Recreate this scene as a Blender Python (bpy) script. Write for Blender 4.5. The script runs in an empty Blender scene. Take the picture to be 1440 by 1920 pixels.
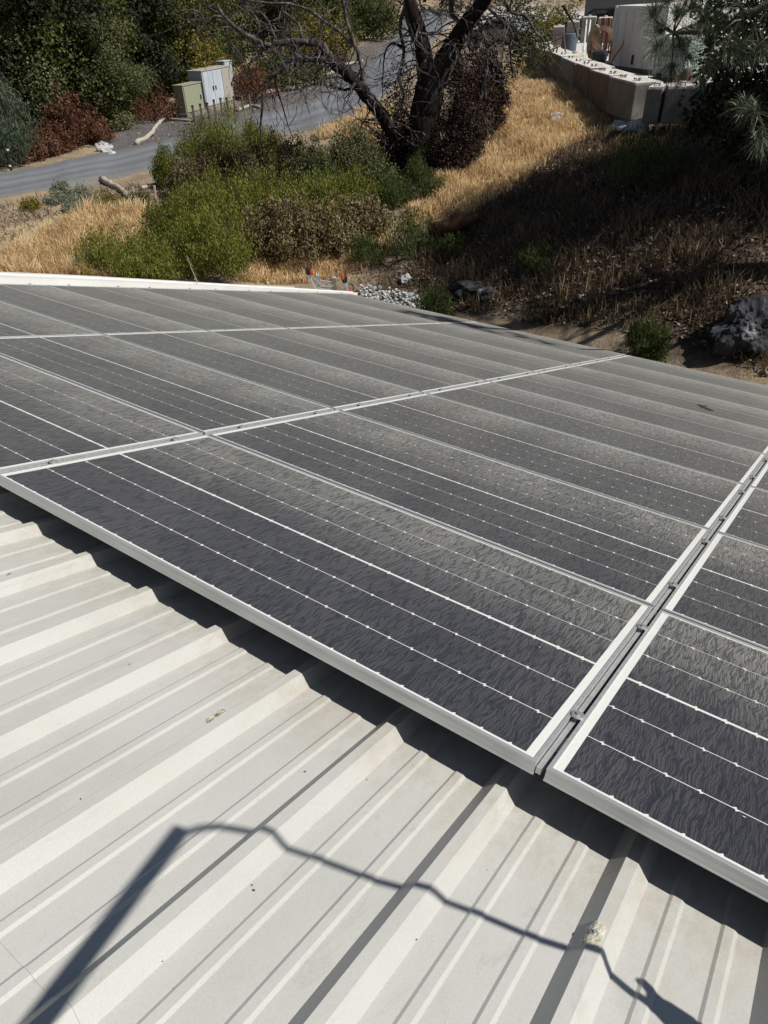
import bpy, bmesh, math, random
import numpy as np
from mathutils import Vector, Matrix, noise

random.seed(7); rng = np.random.default_rng(7)
R = math.radians
scene = bpy.context.scene
col = scene.collection

# ------------------------------------------------------------ camera
CAM = np.array([2.3764, -0.8936, 1.3573])
ROT = np.array([[0.81814, 0.32213, -0.47631], [0.57394, -0.5081, 0.6422], [-0.03514, -0.79879, -0.60059]])
FPX = 1328.1
cd = bpy.data.cameras.new('camera'); cam = bpy.data.objects.new('camera', cd); col.objects.link(cam)
m = Matrix([[ROT[i, 0], -ROT[i, 1], -ROT[i, 2], CAM[i]] for i in range(3)] + [[0, 0, 0, 1]])
cam.matrix_world = m
cd.sensor_fit = 'HORIZONTAL'; cd.sensor_width = 36; cd.lens = FPX / 1440 * 36
cd.clip_start = 0.05; cd.clip_end = 2000
scene.camera = cam
# ------------------------------------------------------------ light
SUN = Vector((0.5981, 0.1765, 0.7818)).normalized()
world = bpy.data.worlds.new('World'); scene.world = world; world.use_nodes = True
wn = world.node_tree; bg = wn.nodes['Background']
sky = wn.nodes.new('ShaderNodeTexSky'); sky.sky_type = 'NISHITA'; sky.sun_disc = False
sky.sun_elevation = math.asin(SUN.z); sky.sun_rotation = math.atan2(SUN.x, SUN.y)
sky.air_density = 1.0; sky.dust_density = 0.6; sky.ozone_density = 1.5
wn.links.new(sky.outputs[0], bg.inputs[0]); bg.inputs[1].default_value = 0.05
sd = bpy.data.lights.new('sun', 'SUN'); sun = bpy.data.objects.new('sun', sd); col.objects.link(sun)
sd.energy = 5.0; sd.angle = R(0.53); sd.color = (1.0, 0.965, 0.91)
sun.rotation_euler = SUN.to_track_quat('Z', 'Y').to_euler(); sun.location = (0, 0, 30)
vs = scene.view_settings
vs.view_transform = 'Standard'; vs.look = 'None'; vs.exposure = -0.12; vs.gamma = 1; vs.use_curve_mapping = False
scene.render.engine = 'CYCLES'
scene.cycles.transparent_max_bounces = 8

SLOPE = R(18.43); CS, SN = math.cos(SLOPE), math.sin(SLOPE)
def roofpt(u, v, z): return np.array([u, v * CS + z * SN, -v * SN + z * CS])

# ------------------------------------------------------------ helpers
def link(o, parent=None):
    col.objects.link(o)
    if parent: o.parent = parent
    return o
def tag(o, label=None, cat=None, group=None, kind=None):
    if label: o['label'] = label
    if cat: o['category'] = cat
    if group: o['group'] = group
    if kind: o['kind'] = kind
    return o
def empty(name, loc=(0, 0, 0), rot=(0, 0, 0)):
    o = bpy.data.objects.new(name, None); o.empty_display_size = .2
    o.location = loc; o.rotation_euler = rot; return link(o)
def copy_tree(o, parent=None):
    c = o.copy(); link(c, parent)
    for ch in list(o.children): copy_tree(ch, c)
    return c

class MB:
    """collects shapes of one mesh"""
    def __init__(s): s.v = []; s.f = []
    def add(s, vs_, fs):
        n = len(s.v); s.v += [tuple(map(float, p)) for p in vs_]; s.f += [tuple(i + n for i in f) for f in fs]; return s
    def box(s, c, d, ax=None):
        """c centre, d full sizes, ax optional 3 axes"""
        ax = ax or ((1, 0, 0), (0, 1, 0), (0, 0, 1)); c = np.array(c, float); A = [np.array(a, float) * e / 2 for a, e in zip(ax, d)]
        P = [c + A[0] * i + A[1] * j + A[2] * k for k in (-1, 1) for j in (-1, 1) for i in (-1, 1)]
        return s.add(P, [(0, 2, 3, 1), (4, 5, 7, 6), (0, 1, 5, 4), (2, 6, 7, 3), (0, 4, 6, 2), (1, 3, 7, 5)])
    def tube(s, pts, rad, n=8, cap=True):
        pts = [Vector(p) for p in pts]; rad = rad if hasattr(rad, '__len__') else [rad] * len(pts)
        rings = []; a = None
        for i, p in enumerate(pts):
            d = (pts[min(i + 1, len(pts) - 1)] - pts[max(i - 1, 0)])
            if d.length < 1e-9: d = Vector((0, 0, 1))
            d.normalize()
            if a is None: a = d.cross(Vector((.13, .21, .97))); a = d.cross(Vector((1, 0, 0))) if a.length < .1 else a
            else: a = a - d * a.dot(d)
            if a.length < 1e-6: a = d.orthogonal()
            a.normalize(); b = d.cross(a)
            rings.append([p + (a * math.cos(2 * math.pi * k / n) + b * math.sin(2 * math.pi * k / n)) * rad[i] for k in range(n)])
        V = [p for r_ in rings for p in r_]; F = []
        for i in range(len(pts) - 1):
            for k in range(n):
                F.append((i * n + k, i * n + (k + 1) % n, (i + 1) * n + (k + 1) % n, (i + 1) * n + k))
        if cap: F += [tuple(range(n))[::-1], tuple(range((len(pts) - 1) * n, len(pts) * n))]
        return s.add(V, F)
    def prism(s, poly, axis_pts):
        """poly: list of 3D points, extruded by vector"""
        n = len(poly); e = np.array(axis_pts, float); P = [np.array(p, float) for p in poly]
        return s.add(P + [p + e for p in P], [tuple(range(n))[::-1], tuple(range(n, 2 * n))] + [(i, (i + 1) % n, n + (i + 1) % n, n + i) for i in range(n)])
    def blob(s, c, rads, seed=0, sub=2, amp=.25, ax=None, freq=1.2):
        bm = bmesh.new(); bmesh.ops.create_icosphere(bm, subdivisions=sub, radius=1)
        V = []
        for v in bm.verts:
            q = v.co.normalized(); k = 1 + amp * noise.noise(q * freq + Vector((seed * 3.7, seed, 0))) * 2 + amp * .5 * noise.noise(q * freq * 3 + Vector((seed, 9, 3)))
            if sub > 3: k -= .10 * abs(noise.noise(q * 4.5 + Vector((seed, 2, 1)))) * 2 - .05 * noise.noise(q * 11)
            V.append((c[0] + q.x * k * rads[0], c[1] + q.y * k * rads[1], c[2] + q.z * k * rads[2]))
        F = [tuple(x.index for x in f.verts) for f in bm.faces]; bm.free()
        return s.add(V, F)
    def build(s, name, mat, parent=None, smooth=False, bevel=0):
        me = bpy.data.meshes.new(name); me.from_pydata(s.v, [], s.f); me.update()
        if smooth: me.polygons.foreach_set('use_smooth', [True] * len(me.polygons))
        if mat: me.materials.append(mat)
        o = bpy.data.objects.new(name, me); link(o, parent)
        if bevel:
            b = o.modifiers.new('bevel', 'BEVEL'); b.width = bevel; b.segments = 2; b.limit_method = 'ANGLE'
        return o

def quick_mesh(name, V, F, mat, parent=None, tone=None, smooth=False):
    """V (n,3) array, F (m,k) array, fast"""
    me = bpy.data.meshes.new(name); V = np.asarray(V, np.float32); F = np.asarray(F, np.int32); k = F.shape[1]
    me.vertices.add(len(V)); me.vertices.foreach_set('co', V.ravel())
    me.loops.add(F.size); me.loops.foreach_set('vertex_index', F.ravel())
    me.polygons.add(len(F)); me.polygons.foreach_set('loop_start', np.arange(0, F.size, k, dtype=np.int32))
    if tone is not None:
        a = me.attributes.new('tone', 'FLOAT', 'POINT'); a.data.foreach_set('value', np.asarray(tone, np.float32))
    me.update(calc_edges=True); me.validate()
    if smooth: me.polygons.foreach_set('use_smooth', np.ones(len(F), bool))
    me.materials.append(mat)
    return link(bpy.data.objects.new(name, me), parent)

# ------------------------------------------------------------ materials
def new_mat(name):
    m_ = bpy.data.materials.new(name); m_.use_nodes = True
    return m_, m_.node_tree, m_.node_tree.nodes['Principled BSDF']
def nd(nt, t, **kw):
    n = nt.nodes.new(t)
    for k, v in kw.items():
        if k.startswith('i_'):
            key = k[2:]; key = int(key) if key.isdigit() else key
            n.inputs[key].default_value = v
        else: setattr(n, k, v)
    return n
def ramp(nt, fac, stops):
    r_ = nt.nodes.new('ShaderNodeValToRGB'); e = r_.color_ramp.elements
    while len(e) > 1: e.remove(e[-1])
    e[0].position = stops[0][0]; e[0].color = (*stops[0][1], 1)
    for p, c in stops[1:]:
        x = e.new(p); x.color = (*c, 1)
    nt.links.new(fac, r_.inputs[0]); return r_.outputs[0]
def noise_mat(name, stops, scale=5, rough=.8, detail=6, bump=0, bscale=None, metallic=0, stretch=None, spec=.3, coord='Object'):
    m_, nt, bs = new_mat(name)
    tc = nd(nt, 'ShaderNodeTexCoord'); mp = nd(nt, 'ShaderNodeMapping')
    if stretch: mp.inputs['Scale'].default_value = stretch
    nt.links.new(tc.outputs[coord], mp.inputs[0])
    n = nd(nt, 'ShaderNodeTexNoise', i_Scale=scale, i_Detail=detail, i_Roughness=.6); nt.links.new(mp.outputs[0], n.inputs[0])
    nt.links.new(ramp(nt, n.outputs[0], stops), bs.inputs['Base Color'])
    bs.inputs['Roughness'].default_value = rough; bs.inputs['Metallic'].default_value = metallic
    bs.inputs['Specular IOR Level'].default_value = spec
    if bump:
        n2 = nd(nt, 'ShaderNodeTexNoise', i_Scale=bscale or scale * 3, i_Detail=5); nt.links.new(mp.outputs[0], n2.inputs[0])
        b = nd(nt, 'ShaderNodeBump', i_Strength=bump, i_Distance=.02); nt.links.new(n2.outputs[0], b.inputs['Height']); nt.links.new(b.outputs[0], bs.inputs['Normal'])
    return m_
def leaf_mat(name, stops, rough=.6, trans=.25, spec=.15):
    """tone attribute picks the colour of each leaf"""
    m_, nt, bs = new_mat(name)
    at_ = nd(nt, 'ShaderNodeAttribute', attribute_name='tone')
    c = ramp(nt, at_.outputs['Fac'], stops)
    nt.links.new(c, bs.inputs['Base Color']); bs.inputs['Roughness'].default_value = rough; bs.inputs['Specular IOR Level'].default_value = spec
    if trans:
        tr = nd(nt, 'ShaderNodeBsdfTranslucent'); nt.links.new(c, tr.inputs[0]); mx = nd(nt, 'ShaderNodeMixShader', i_0=trans)
        nt.links.new(bs.outputs[0], mx.inputs[1]); nt.links.new(tr.outputs[0], mx.inputs[2])
        nt.links.new(mx.outputs[0], nt.nodes['Material Output'].inputs[0])
    return m_
def plain(name, c, rough=.6, metallic=0, spec=.4, var=.12, scale=30):
    return noise_mat(name, [(.3, tuple(x * (1 - var) for x in c)), (.7, tuple(min(1, x * (1 + var)) for x in c))], scale=scale, rough=rough, metallic=metallic, spec=spec)

def roof_vec(nt):
    """world position turned into roof coordinates (u along the eave, v down the slope)"""
    g = nd(nt, 'ShaderNodeNewGeometry'); mp = nd(nt, 'ShaderNodeMapping', vector_type='POINT')
    mp.inputs['Rotation'].default_value = (SLOPE, 0, 0); nt.links.new(g.outputs['Position'], mp.inputs[0]); return mp.outputs[0]
def mapped(nt, vec, scale):
    mp = nd(nt, 'ShaderNodeMapping'); mp.inputs['Scale'].default_value = scale; nt.links.new(vec, mp.inputs[0]); return mp.outputs[0]
def math_(nt, op, a, b=None, clamp=False):
    n = nd(nt, 'ShaderNodeMath', operation=op, use_clamp=clamp)
    for i, x in enumerate((a, b)):
        if x is None: continue
        if isinstance(x, (int, float)): n.inputs[i].default_value = x
        else: nt.links.new(x, n.inputs[i])
    return n.outputs[0]
def mix(nt, f, a, b, blend='MIX'):
    n = nd(nt, 'ShaderNodeMix', data_type='RGBA', blend_type=blend)
    for i, x in ((0, f), (6, a), (7, b)):
        if isinstance(x, (int, float)): n.inputs[i].default_value = x
        elif isinstance(x, tuple): n.inputs[i].default_value = (*x, 1)
        else: nt.links.new(x, n.inputs[i])
    return n.outputs[2]

def glass_mat(name, base, is_cell):
    """a laminate under dusty glass: cells or white backsheet"""
    m_, nt, bs = new_mat(name)
    rv = roof_vec(nt)
    # wavy distortion
    n0 = nd(nt, 'ShaderNodeTexNoise', i_Scale=14, i_Detail=2); nt.links.new(rv, n0.inputs[0])
    off = nd(nt, 'ShaderNodeVectorMath', operation='SCALE'); nt.links.new(n0.outputs[1], off.inputs[0]); off.inputs['Scale'].default_value = .032
    ad = nd(nt, 'ShaderNodeVectorMath', operation='ADD'); nt.links.new(rv, ad.inputs[0]); nt.links.new(off.outputs[0], ad.inputs[1])
    n01 = nd(nt, 'ShaderNodeTexNoise', i_Scale=55, i_Detail=2); nt.links.new(rv, n01.inputs[0])
    off1 = nd(nt, 'ShaderNodeVectorMath', operation='SCALE'); nt.links.new(n01.outputs[1], off1.inputs[0]); off1.inputs['Scale'].default_value = .005
    ad1 = nd(nt, 'ShaderNodeVectorMath', operation='ADD'); nt.links.new(ad.outputs[0], ad1.inputs[0]); nt.links.new(off1.outputs[0], ad1.inputs[1])
    riv = nd(nt, 'ShaderNodeTexVoronoi', feature='DISTANCE_TO_EDGE', i_Scale=1); nt.links.new(mapped(nt, ad1.outputs[0], (150, 10, 10)), riv.inputs['Vector'])
    groove = ramp(nt, riv.outputs['Distance'], [(0, (.12,) * 3), (.05, (.42,) * 3), (.17, (1, 1, 1))])           # 0 = clean rivulet
    fine = nd(nt, 'ShaderNodeTexNoise', i_Scale=330, i_Detail=2, i_Roughness=.6); nt.links.new(rv, fine.inputs[0])
    big = nd(nt, 'ShaderNodeTexNoise', i_Scale=2.6, i_Detail=3, i_Roughness=.5); nt.links.new(mapped(nt, rv, (1, .5, 1)), big.inputs[0])
    # dust gathers towards the lower edge of every panel (object y)
    tc = nd(nt, 'ShaderNodeTexCoord'); sx = nd(nt, 'ShaderNodeSeparateXYZ'); nt.links.new(tc.outputs['Object'], sx.inputs[0])
    mr = nd(nt, 'ShaderNodeMapRange', interpolation_type='SMOOTHSTEP', i_1=.42, i_2=.93, i_3=0.0, i_4=1.0); nt.links.new(sx.outputs[1], mr.inputs[0])
    edge = nd(nt, 'ShaderNodeMapRange', interpolation_type='SMOOTHSTEP', i_1=.965, i_2=.985, i_3=0.0, i_4=.35); nt.links.new(sx.outputs[1], edge.inputs[0])
    sp = nd(nt, 'ShaderNodeMapRange', i_1=.3, i_2=.7, i_3=.6, i_4=1.3); nt.links.new(big.outputs[0], sp.inputs[0])
    band = math_(nt, 'MULTIPLY', mr.outputs[0], math_(nt, 'MULTIPLY', sp.outputs[0], .25))
    basedust = math_(nt, 'MULTIPLY', sp.outputs[0], .092)
    d = math_(nt, 'ADD', band, basedust)
    tex = math_(nt, 'MULTIPLY', groove, math_(nt, 'ADD', math_(nt, 'MULTIPLY', ramp(nt, fine.outputs[0], [(.35, (0, 0, 0)), (.65, (1, 1, 1))]), .6), .62))
    d = math_(nt, 'MULTIPLY', d, math_(nt, 'ADD', math_(nt, 'MULTIPLY', tex, 1.35), .02))
    d = math_(nt, 'ADD', d, edge.outputs[0], clamp=True)
    fw = nd(nt, 'ShaderNodeLayerWeight', i_Blend=.42)
    gl = math_(nt, 'MULTIPLY', math_(nt, 'POWER', fw.outputs['Facing'], 3.6), .78 if is_cell else .2)   # dust film looks thicker at a glancing view
    d2 = math_(nt, 'ADD', d, math_(nt, 'MULTIPLY', gl, math_(nt, 'ADD', math_(nt, 'MULTIPLY', groove, .35), .65)), clamp=True)
    c = mix(nt, d2 if is_cell else math_(nt, 'MULTIPLY', d2, .5), base, (.43, .42, .37))
    nt.links.new(c, bs.inputs['Base Color'])
    bs.inputs['Roughness'].default_value = .75; bs.inputs['Specular IOR Level'].default_value = .2
    bs.inputs['Coat Weight'].default_value = .45; bs.inputs['Coat Roughness'].default_value = .28; bs.inputs['Coat IOR'].default_value = 1.45
    b = nd(nt, 'ShaderNodeBump', i_Strength=.5 if is_cell else .12, i_Distance=.0014); nt.links.new(math_(nt, 'ADD', groove, math_(nt, 'MULTIPLY', fine.outputs[0], .6)), b.inputs['Height'])
    nt.links.new(b.outputs[0], bs.inputs['Normal'])
    return m_

def roof_mat():
    m_, nt, bs = new_mat('painted_roof_steel')
    rv = roof_vec(nt)
    n1 = nd(nt, 'ShaderNodeTexNoise', i_Scale=260, i_Detail=3, i_Roughness=.7); nt.links.new(rv, n1.inputs[0])
    n2 = nd(nt, 'ShaderNodeTexNoise', i_Scale=2.6, i_Detail=7, i_Roughness=.65); nt.links.new(mapped(nt, rv, (1, .6, 1)), n2.inputs[0])
    n3 = nd(nt, 'ShaderNodeTexNoise', i_Scale=9, i_Detail=6, i_Roughness=.7); nt.links.new(mapped(nt, rv, (1.6, .35, 1)), n3.inputs[0])
    c = ramp(nt, n2.outputs[0], [(.3, (.46, .455, .42)), (.5, (.515, .51, .472)), (.75, (.55, .545, .51))])
    c = mix(nt, ramp(nt, n3.outputs[0], [(.56, (0, 0, 0)), (.78, (.5,) * 3)]), c, (.50, .47, .40))
    # grime close to the panels' upper edge, where water and dust sit (v near 0)
    sx = nd(nt, 'ShaderNodeSeparateXYZ'); nt.links.new(rv, sx.inputs[0])
    mr = nd(nt, 'ShaderNodeMapRange', interpolation_type='SMOOTHSTEP', i_1=-.32, i_2=.05, i_3=0.0, i_4=1.0); nt.links.new(sx.outputs[1], mr.inputs[0])
    g = nd(nt, 'ShaderNodeTexNoise', i_Scale=30, i_Detail=8, i_Roughness=.75); nt.links.new(mapped(nt, rv, (1, .5, 1)), g.inputs[0])
    gf = math_(nt, 'MULTIPLY', mr.outputs[0], ramp(nt, g.outputs[0], [(.42, (0, 0, 0)), (.7, (.75,) * 3)]))
    c = mix(nt, gf, c, (.42, .36, .27))
    sm = nd(nt, 'ShaderNodeTexNoise', i_Scale=3.4, i_Detail=9, i_Roughness=.7, i_Distortion=1.2); nt.links.new(mapped(nt, rv, (3.2, 1.1, 1)), sm.inputs[0])
    c = mix(nt, ramp(nt, sm.outputs[0], [(.60, (0, 0, 0)), (.66, (.38,) * 3), (.70, (0, 0, 0))]), c, (.40, .39, .34))
    sp = ramp(nt, n1.outputs[0], [(.3, (.88,) * 3), (.55, (1, 1, 1)), (.8, (1.05,) * 3)])
    c = mix(nt, .8, c, sp, 'MULTIPLY')
    nt.links.new(c, bs.inputs['Base Color']); bs.inputs['Roughness'].default_value = .48; bs.inputs['Specular IOR Level'].default_value = .35
    b = nd(nt, 'ShaderNodeBump', i_Strength=.12, i_Distance=.001); nt.links.new(n1.outputs[0], b.inputs['Height']); nt.links.new(b.outputs[0], bs.inputs['Normal'])
    return m_

M = {}
M['roof'] = roof_mat()
M['cell'] = glass_mat('dusty_solar_cell', (.011, .013, .027), True)
M['back'] = glass_mat('dusty_white_backsheet', (.74, .74, .70), False)
M['alu'] = noise_mat('anodised_aluminium', [(.35, (.52, .53, .52)), (.65, (.64, .65, .64))], scale=8, rough=.42, metallic=.55, stretch=(.3, 6, 6), spec=.5, bump=.03)
M['steel'] = plain('zinc_steel', (.50, .50, .47), .38, .6)
M['trim'] = noise_mat('white_trim', [(.3, (.70, .69, .64)), (.7, (.80, .79, .75))], scale=3, rough=.5)
M['dark'] = plain('black_plastic', (.02, .02, .02), .5)
M['siding'] = plain('wall_steel', (.5, .49, .44), .5)
M['seal'] = noise_mat('aged_sealant', [(.35, (.50, .46, .33)), (.65, (.72, .70, .58))], scale=60, rough=.8, bump=.5)
M['orange'] = plain('orange_plastic', (.55, .07, .03), .4)
M['bark'] = noise_mat('burnt_bark', [(.38, (.008, .006, .006)), (.56, (.019, .014, .012)), (.78, (.12, .062, .045))], scale=5, rough=.95, bump=.8, stretch=(3, 3, .6))
M['barkpale'] = noise_mat('weathered_dead_bark', [(.3, (.02, .018, .018)), (.5, (.07, .062, .06)), (.72, (.27, .25, .245))], scale=4, rough=.9, bump=.6, stretch=(2, 2, 1))
M['trunk'] = noise_mat('oak_bark', [(.3, (.03, .025, .02)), (.7, (.11, .09, .075))], scale=5, rough=.95, bump=.7)
M['oak'] = leaf_mat('live_oak_leaves', [(0, (.030, .038, .012)), (.45, (.074, .088, .025)), (.8, (.14, .15, .046)), (1, (.27, .24, .09))])
M['oakdark'] = leaf_mat('dark_oak_leaves', [(0, (.012, .016, .008)), (.6, (.028, .036, .014)), (1, (.08, .085, .035))], trans=.15)
M['olive'] = leaf_mat('grey_green_leaves', [(0, (.050, .062, .026)), (.5, (.115, .13, .052)), (1, (.25, .25, .12))])
M['yellow'] = leaf_mat('yellowing_leaves', [(0, (.10, .095, .02)), (.5, (.21, .18, .04)), (1, (.36, .30, .08))])
M['brush'] = leaf_mat('coyote_brush_leaves', [(0, (.080, .092, .018)), (.45, (.205, .225, .044)), (.8, (.32, .325, .07)), (1, (.44, .37, .15))], trans=.3)
M['brushlow'] = leaf_mat('green_brush_leaves', [(0, (.04, .062, .018)), (.6, (.09, .12, .034)), (1, (.17, .18, .065))], trans=.3)
M['rust'] = leaf_mat('rusty_dead_leaves', [(0, (.05, .022, .014)), (.5, (.13, .055, .032)), (1, (.26, .14, .08))], trans=.15)
M['browntwig'] = leaf_mat('brown_dry_brush', [(0, (.06, .045, .025)), (.3, (.20, .145, .085)), (.5, (.19, .20, .055)), (.75, (.27, .17, .11)), (1, (.34, .27, .17))], trans=.1)
M['darkleaf'] = leaf_mat('scorched_leaves', [(0, (.018, .012, .010)), (.6, (.05, .030, .024)), (1, (.13, .08, .06))], trans=.1)
M['sage'] = leaf_mat('sage_leaves', [(0, (.12, .14, .09)), (.6, (.26, .29, .20)), (1, (.42, .44, .33))])
M['needle'] = leaf_mat('pine_needles', [(0, (.02, .03, .014)), (.5, (.055, .075, .035)), (1, (.16, .18, .09))], trans=.1, rough=.4, spec=.5)
M['bluepine'] = leaf_mat('blue_green_needles', [(0, (.045, .06, .04)), (.5, (.10, .13, .085)), (1, (.20, .24, .16))])
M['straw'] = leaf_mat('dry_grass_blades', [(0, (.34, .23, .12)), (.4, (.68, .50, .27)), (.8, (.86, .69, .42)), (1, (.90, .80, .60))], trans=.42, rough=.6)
M['strawdark'] = leaf_mat('brown_shade_grass_blades', [(0, (.06, .042, .026)), (.5, (.14, .10, .06)), (1, (.32, .24, .15))], trans=.25)  # brown straw, darkened to stand in for shade on the hillside
M['litter'] = leaf_mat('leaf_litter_bits', [(0, (.05, .035, .025)), (.5, (.17, .12, .08)), (.9, (.38, .30, .22)), (1, (.6, .55, .48))], trans=0)
M['concrete'] = noise_mat('weathered_shade_concrete', [(.3, (.13, .115, .10)), (.5, (.21, .195, .175)), (.7, (.32, .30, .27))], scale=1.6, rough=.9, bump=.3, bscale=25)  # weathered grey, darkened further to stand in for shade on block faces
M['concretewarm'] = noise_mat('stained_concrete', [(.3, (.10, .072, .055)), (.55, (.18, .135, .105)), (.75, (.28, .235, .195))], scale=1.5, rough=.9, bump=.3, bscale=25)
M['paleconc'] = noise_mat('sunlit_top_concrete', [(.3, (.48, .46, .42)), (.7, (.68, .66, .61))], scale=6, rough=.9, bump=.3)  # paler copy of the concrete: sunlight on the block tops put into colour
M['palerock'] = noise_mat('white_rock', [(.3, (.26, .26, .26)), (.55, (.50, .50, .49)), (.8, (.72, .72, .71))], scale=5, rough=.9, bump=.4)
M['greyrock'] = noise_mat('lichen_boulder', [(.36, (.022, .022, .026)), (.56, (.055, .055, .06)), (.66, (.28, .29, .30)), (.8, (.13, .13, .14))], scale=2.4, rough=.95, bump=.9, bscale=7)
M['log'] = noise_mat('bleached_log', [(.3, (.30, .25, .19)), (.7, (.55, .50, .42))], scale=4, rough=.9, bump=.4, stretch=(1, 4, 4))
M['asphalt'] = noise_mat('road_asphalt', [(.3, (.13, .14, .15)), (.55, (.19, .20, .215)), (.75, (.25, .26, .275))], scale=.7, rough=.85, bump=.15, bscale=60, stretch=(1, 2.5, 1), coord='Generated')
M['boxgreen'] = plain('utility_green_paint', (.32, .34, .225), .45)
M['boxgrey'] = noise_mat('white_grey_cabinet', [(.3, (.42, .46, .49)), (.6, (.52, .57, .61)), (.8, (.60, .64, .67))], scale=1.2, rough=.4, stretch=(2, 2, .6))
M['boxtan'] = plain('tan_cabinet', (.42, .39, .33), .5)
M['darkgreen'] = plain('dark_green_side', (.055, .07, .05), .6)
M['rustpost'] = plain('weathered_stake', (.16, .12, .09), .8)
M['woodstake'] = plain('wood_stake', (.50, .40, .28), .8)
M['contwhite'] = noise_mat('container_paint', [(.3, (.74, .74, .68)), (.6, (.82, .82, .77)), (.8, (.72, .64, .52))], scale=1.2, rough=.5, stretch=(1, 1, .4))
M['carblack'] = plain('dark_car_paint', (.012, .016, .025), .18, spec=.6)
M['silver'] = plain('silver_car_paint', (.42, .43, .44), .3, .3)
M['window'] = plain('dark_glass', (.01, .012, .014), .05, spec=.8)
M['tyre'] = plain('rubber', (.015, .015, .015), .8)
M['rustmetal'] = plain('rusty_metal', (.17, .07, .045), .8)
M['hose'] = plain('terracotta_hose', (.24, .14, .10), .5)
M['tan'] = plain('tan_canvas', (.48, .40, .25), .8)
M['tealglass'] = plain('pale_green_plastic', (.40, .52, .47), .15, spec=.7)
M['whiteplastic'] = plain('white_plastic', (.72, .72, .70), .4)
M['kraft'] = plain('brown_bits', (.10, .06, .035), .9)
M['root'] = noise_mat('rotten_wood', [(.3, (.05, .02, .012)), (.7, (.20, .08, .045))], scale=6, rough=.95, bump=.7)

# ------------------------------------------------------------ terrain
def wray(x, y):
    d = ROT @ np.array([(x - 720) / FPX, (y - 960) / FPX, 1.]); return d / np.linalg.norm(d)
def on_z(x, y, z):
    d = wray(x, y); return CAM + d * (z - CAM[2]) / d[2]
def on_r(x, y, r):
    d = wray(x, y); return CAM + d * r / math.hypot(d[0], d[1])
CP = [on_z(*c) for c in [(0, 500, -3.4), (0, 430, -3.2), (0, 372, -3.05), (0, 330, -3.05), (400, 520, -3.6), (600, 500, -3.6), (740, 555, -3.7), (900, 560, -3.4),
     (1000, 600, -3.3), (1200, 640, -3), (1400, 690, -2.95), (1200, 500, -2.4), (1000, 450, -2.5), (1400, 450, -1.9), (900, 400, -2.7), (1000, 300, -2.1),
     (1200, 330, -1.75), (1400, 330, -1.4), (1200, 235, -1.8), (1000, 180, -1.5), (950, 250, -1.95), (800, 310, -2.6), (700, 400, -3.1), (650, 230, -3),
     (1150, 135, -1.3), (1240, 142, -1.3), (1100, 80, -1.3), (1040, 75, -1.3), (1300, 140, -1.3), (1180, 95, -1.3), (1390, 140, -1.3), (1440, 100, -1.3), (200, 280, -3.1), (330, 215, -3.1), (400, 225, -3.1), (600, 200, -3), (657, 157, -2.9), (747, 67, -2.6), (560, 150, -2.9), (300, 400, -3.25),
     (150, 400, -3.15), (200, 480, -3.45), (1020, 130, -1.38), (1060, 152, -1.38), (1103, 172, -1.38), (1142, 182, -1.4), (1180, 197, -1.45)]]
CP += [np.array(p, float) for p in [(-6, 0, -4.3), (-6, 5, -4.3), (-5.5, 8.3, -4.2), (-2, 8.6, -3.6), (2, 8.4, -3.3), (6, 8.5, -3.0), (8, 4, -3.2), (8, -4, -3.5), (-3, -8, -4.5), (-20, -10, -3.8),
     (8, 14, -1), (12, 20, -.8), (20, 10, -1.5), (2, 25, -1.3), (8, 30, -1.3), (-6, 34, -1.35), (-14, 42, -2.0), (-45, 20, -2.4), (-45, 45, -1.5), (-60, 0, -3), (-30, 60, -2), (0, 60, -1.4), (30, 40, -.6), (40, -20, -3), (0, -40, -5), (-50, -40, -4),
     (-80, 90, 0), (0, 120, -.5), (90, 60, 1)]]
CP = np.array(CP)
def kern(d): return d
_n = len(CP); _D = np.linalg.norm(CP[:, None, :2] - CP[None, :, :2], axis=2)
_A = np.zeros((_n + 3, _n + 3)); _A[:_n, :_n] = -_D + np.eye(_n) * .25; _P = np.c_[np.ones(_n), CP[:, :2]]; _A[:_n, _n:] = _P; _A[_n:, :_n] = _P.T
_W = np.linalg.solve(_A, np.r_[CP[:, 2], 0, 0, 0])
def H(X, Y):
    X = np.atleast_1d(np.asarray(X, float)); Y = np.atleast_1d(np.asarray(Y, float))
    out = np.empty(X.shape); xf, yf, of = X.ravel(), Y.ravel(), out.ravel()
    for i in range(0, len(xf), 20000):
        x, y = xf[i:i + 20000], yf[i:i + 20000]
        d = np.hypot(x[:, None] - CP[None, :, 0], y[:, None] - CP[None, :, 1])
        z = (-d) @ _W[:_n] + _W[_n] + _W[_n + 1] * x + _W[_n + 2] * y
        far = np.clip((np.hypot(x, y - 20) - 90) / 60, 0, 1); z = z * (1 - far) + 1.0 * far
        z = z + .05 * np.sin(x * 1.7 + 1.3 * np.sin(y * .9)) * np.sin(y * 1.4 + np.sin(x * 1.1)) + .02 * np.sin(x * 4.1 + y * 2.3) * np.sin(y * 5.3 - x * 1.9)
        ins = (x > -5.6) & (x < 7.6) & (y < 7.95) & (y > -7)
        z = np.where(ins, np.minimum(z, -3.7), z)
        of[i:i + 20000] = z
    return out
def h1(x, y): return float(H([x], [y])[0])
def at(px, py, rmin=9.0, lift=0):
    d = wray(px, py); hr = math.hypot(d[0], d[1]); ts = np.concatenate([np.arange(rmin, 45, .1), np.arange(45, 160, .5)]) / hr
    P = CAM[None] + d[None] * ts[:, None]; z = H(P[:, 0], P[:, 1]); k = np.nonzero(P[:, 2] <= z)[0]
    i = k[0] if len(k) else len(ts) - 1
    p = P[i].copy(); p[2] = z[i] + lift; return p

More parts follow.
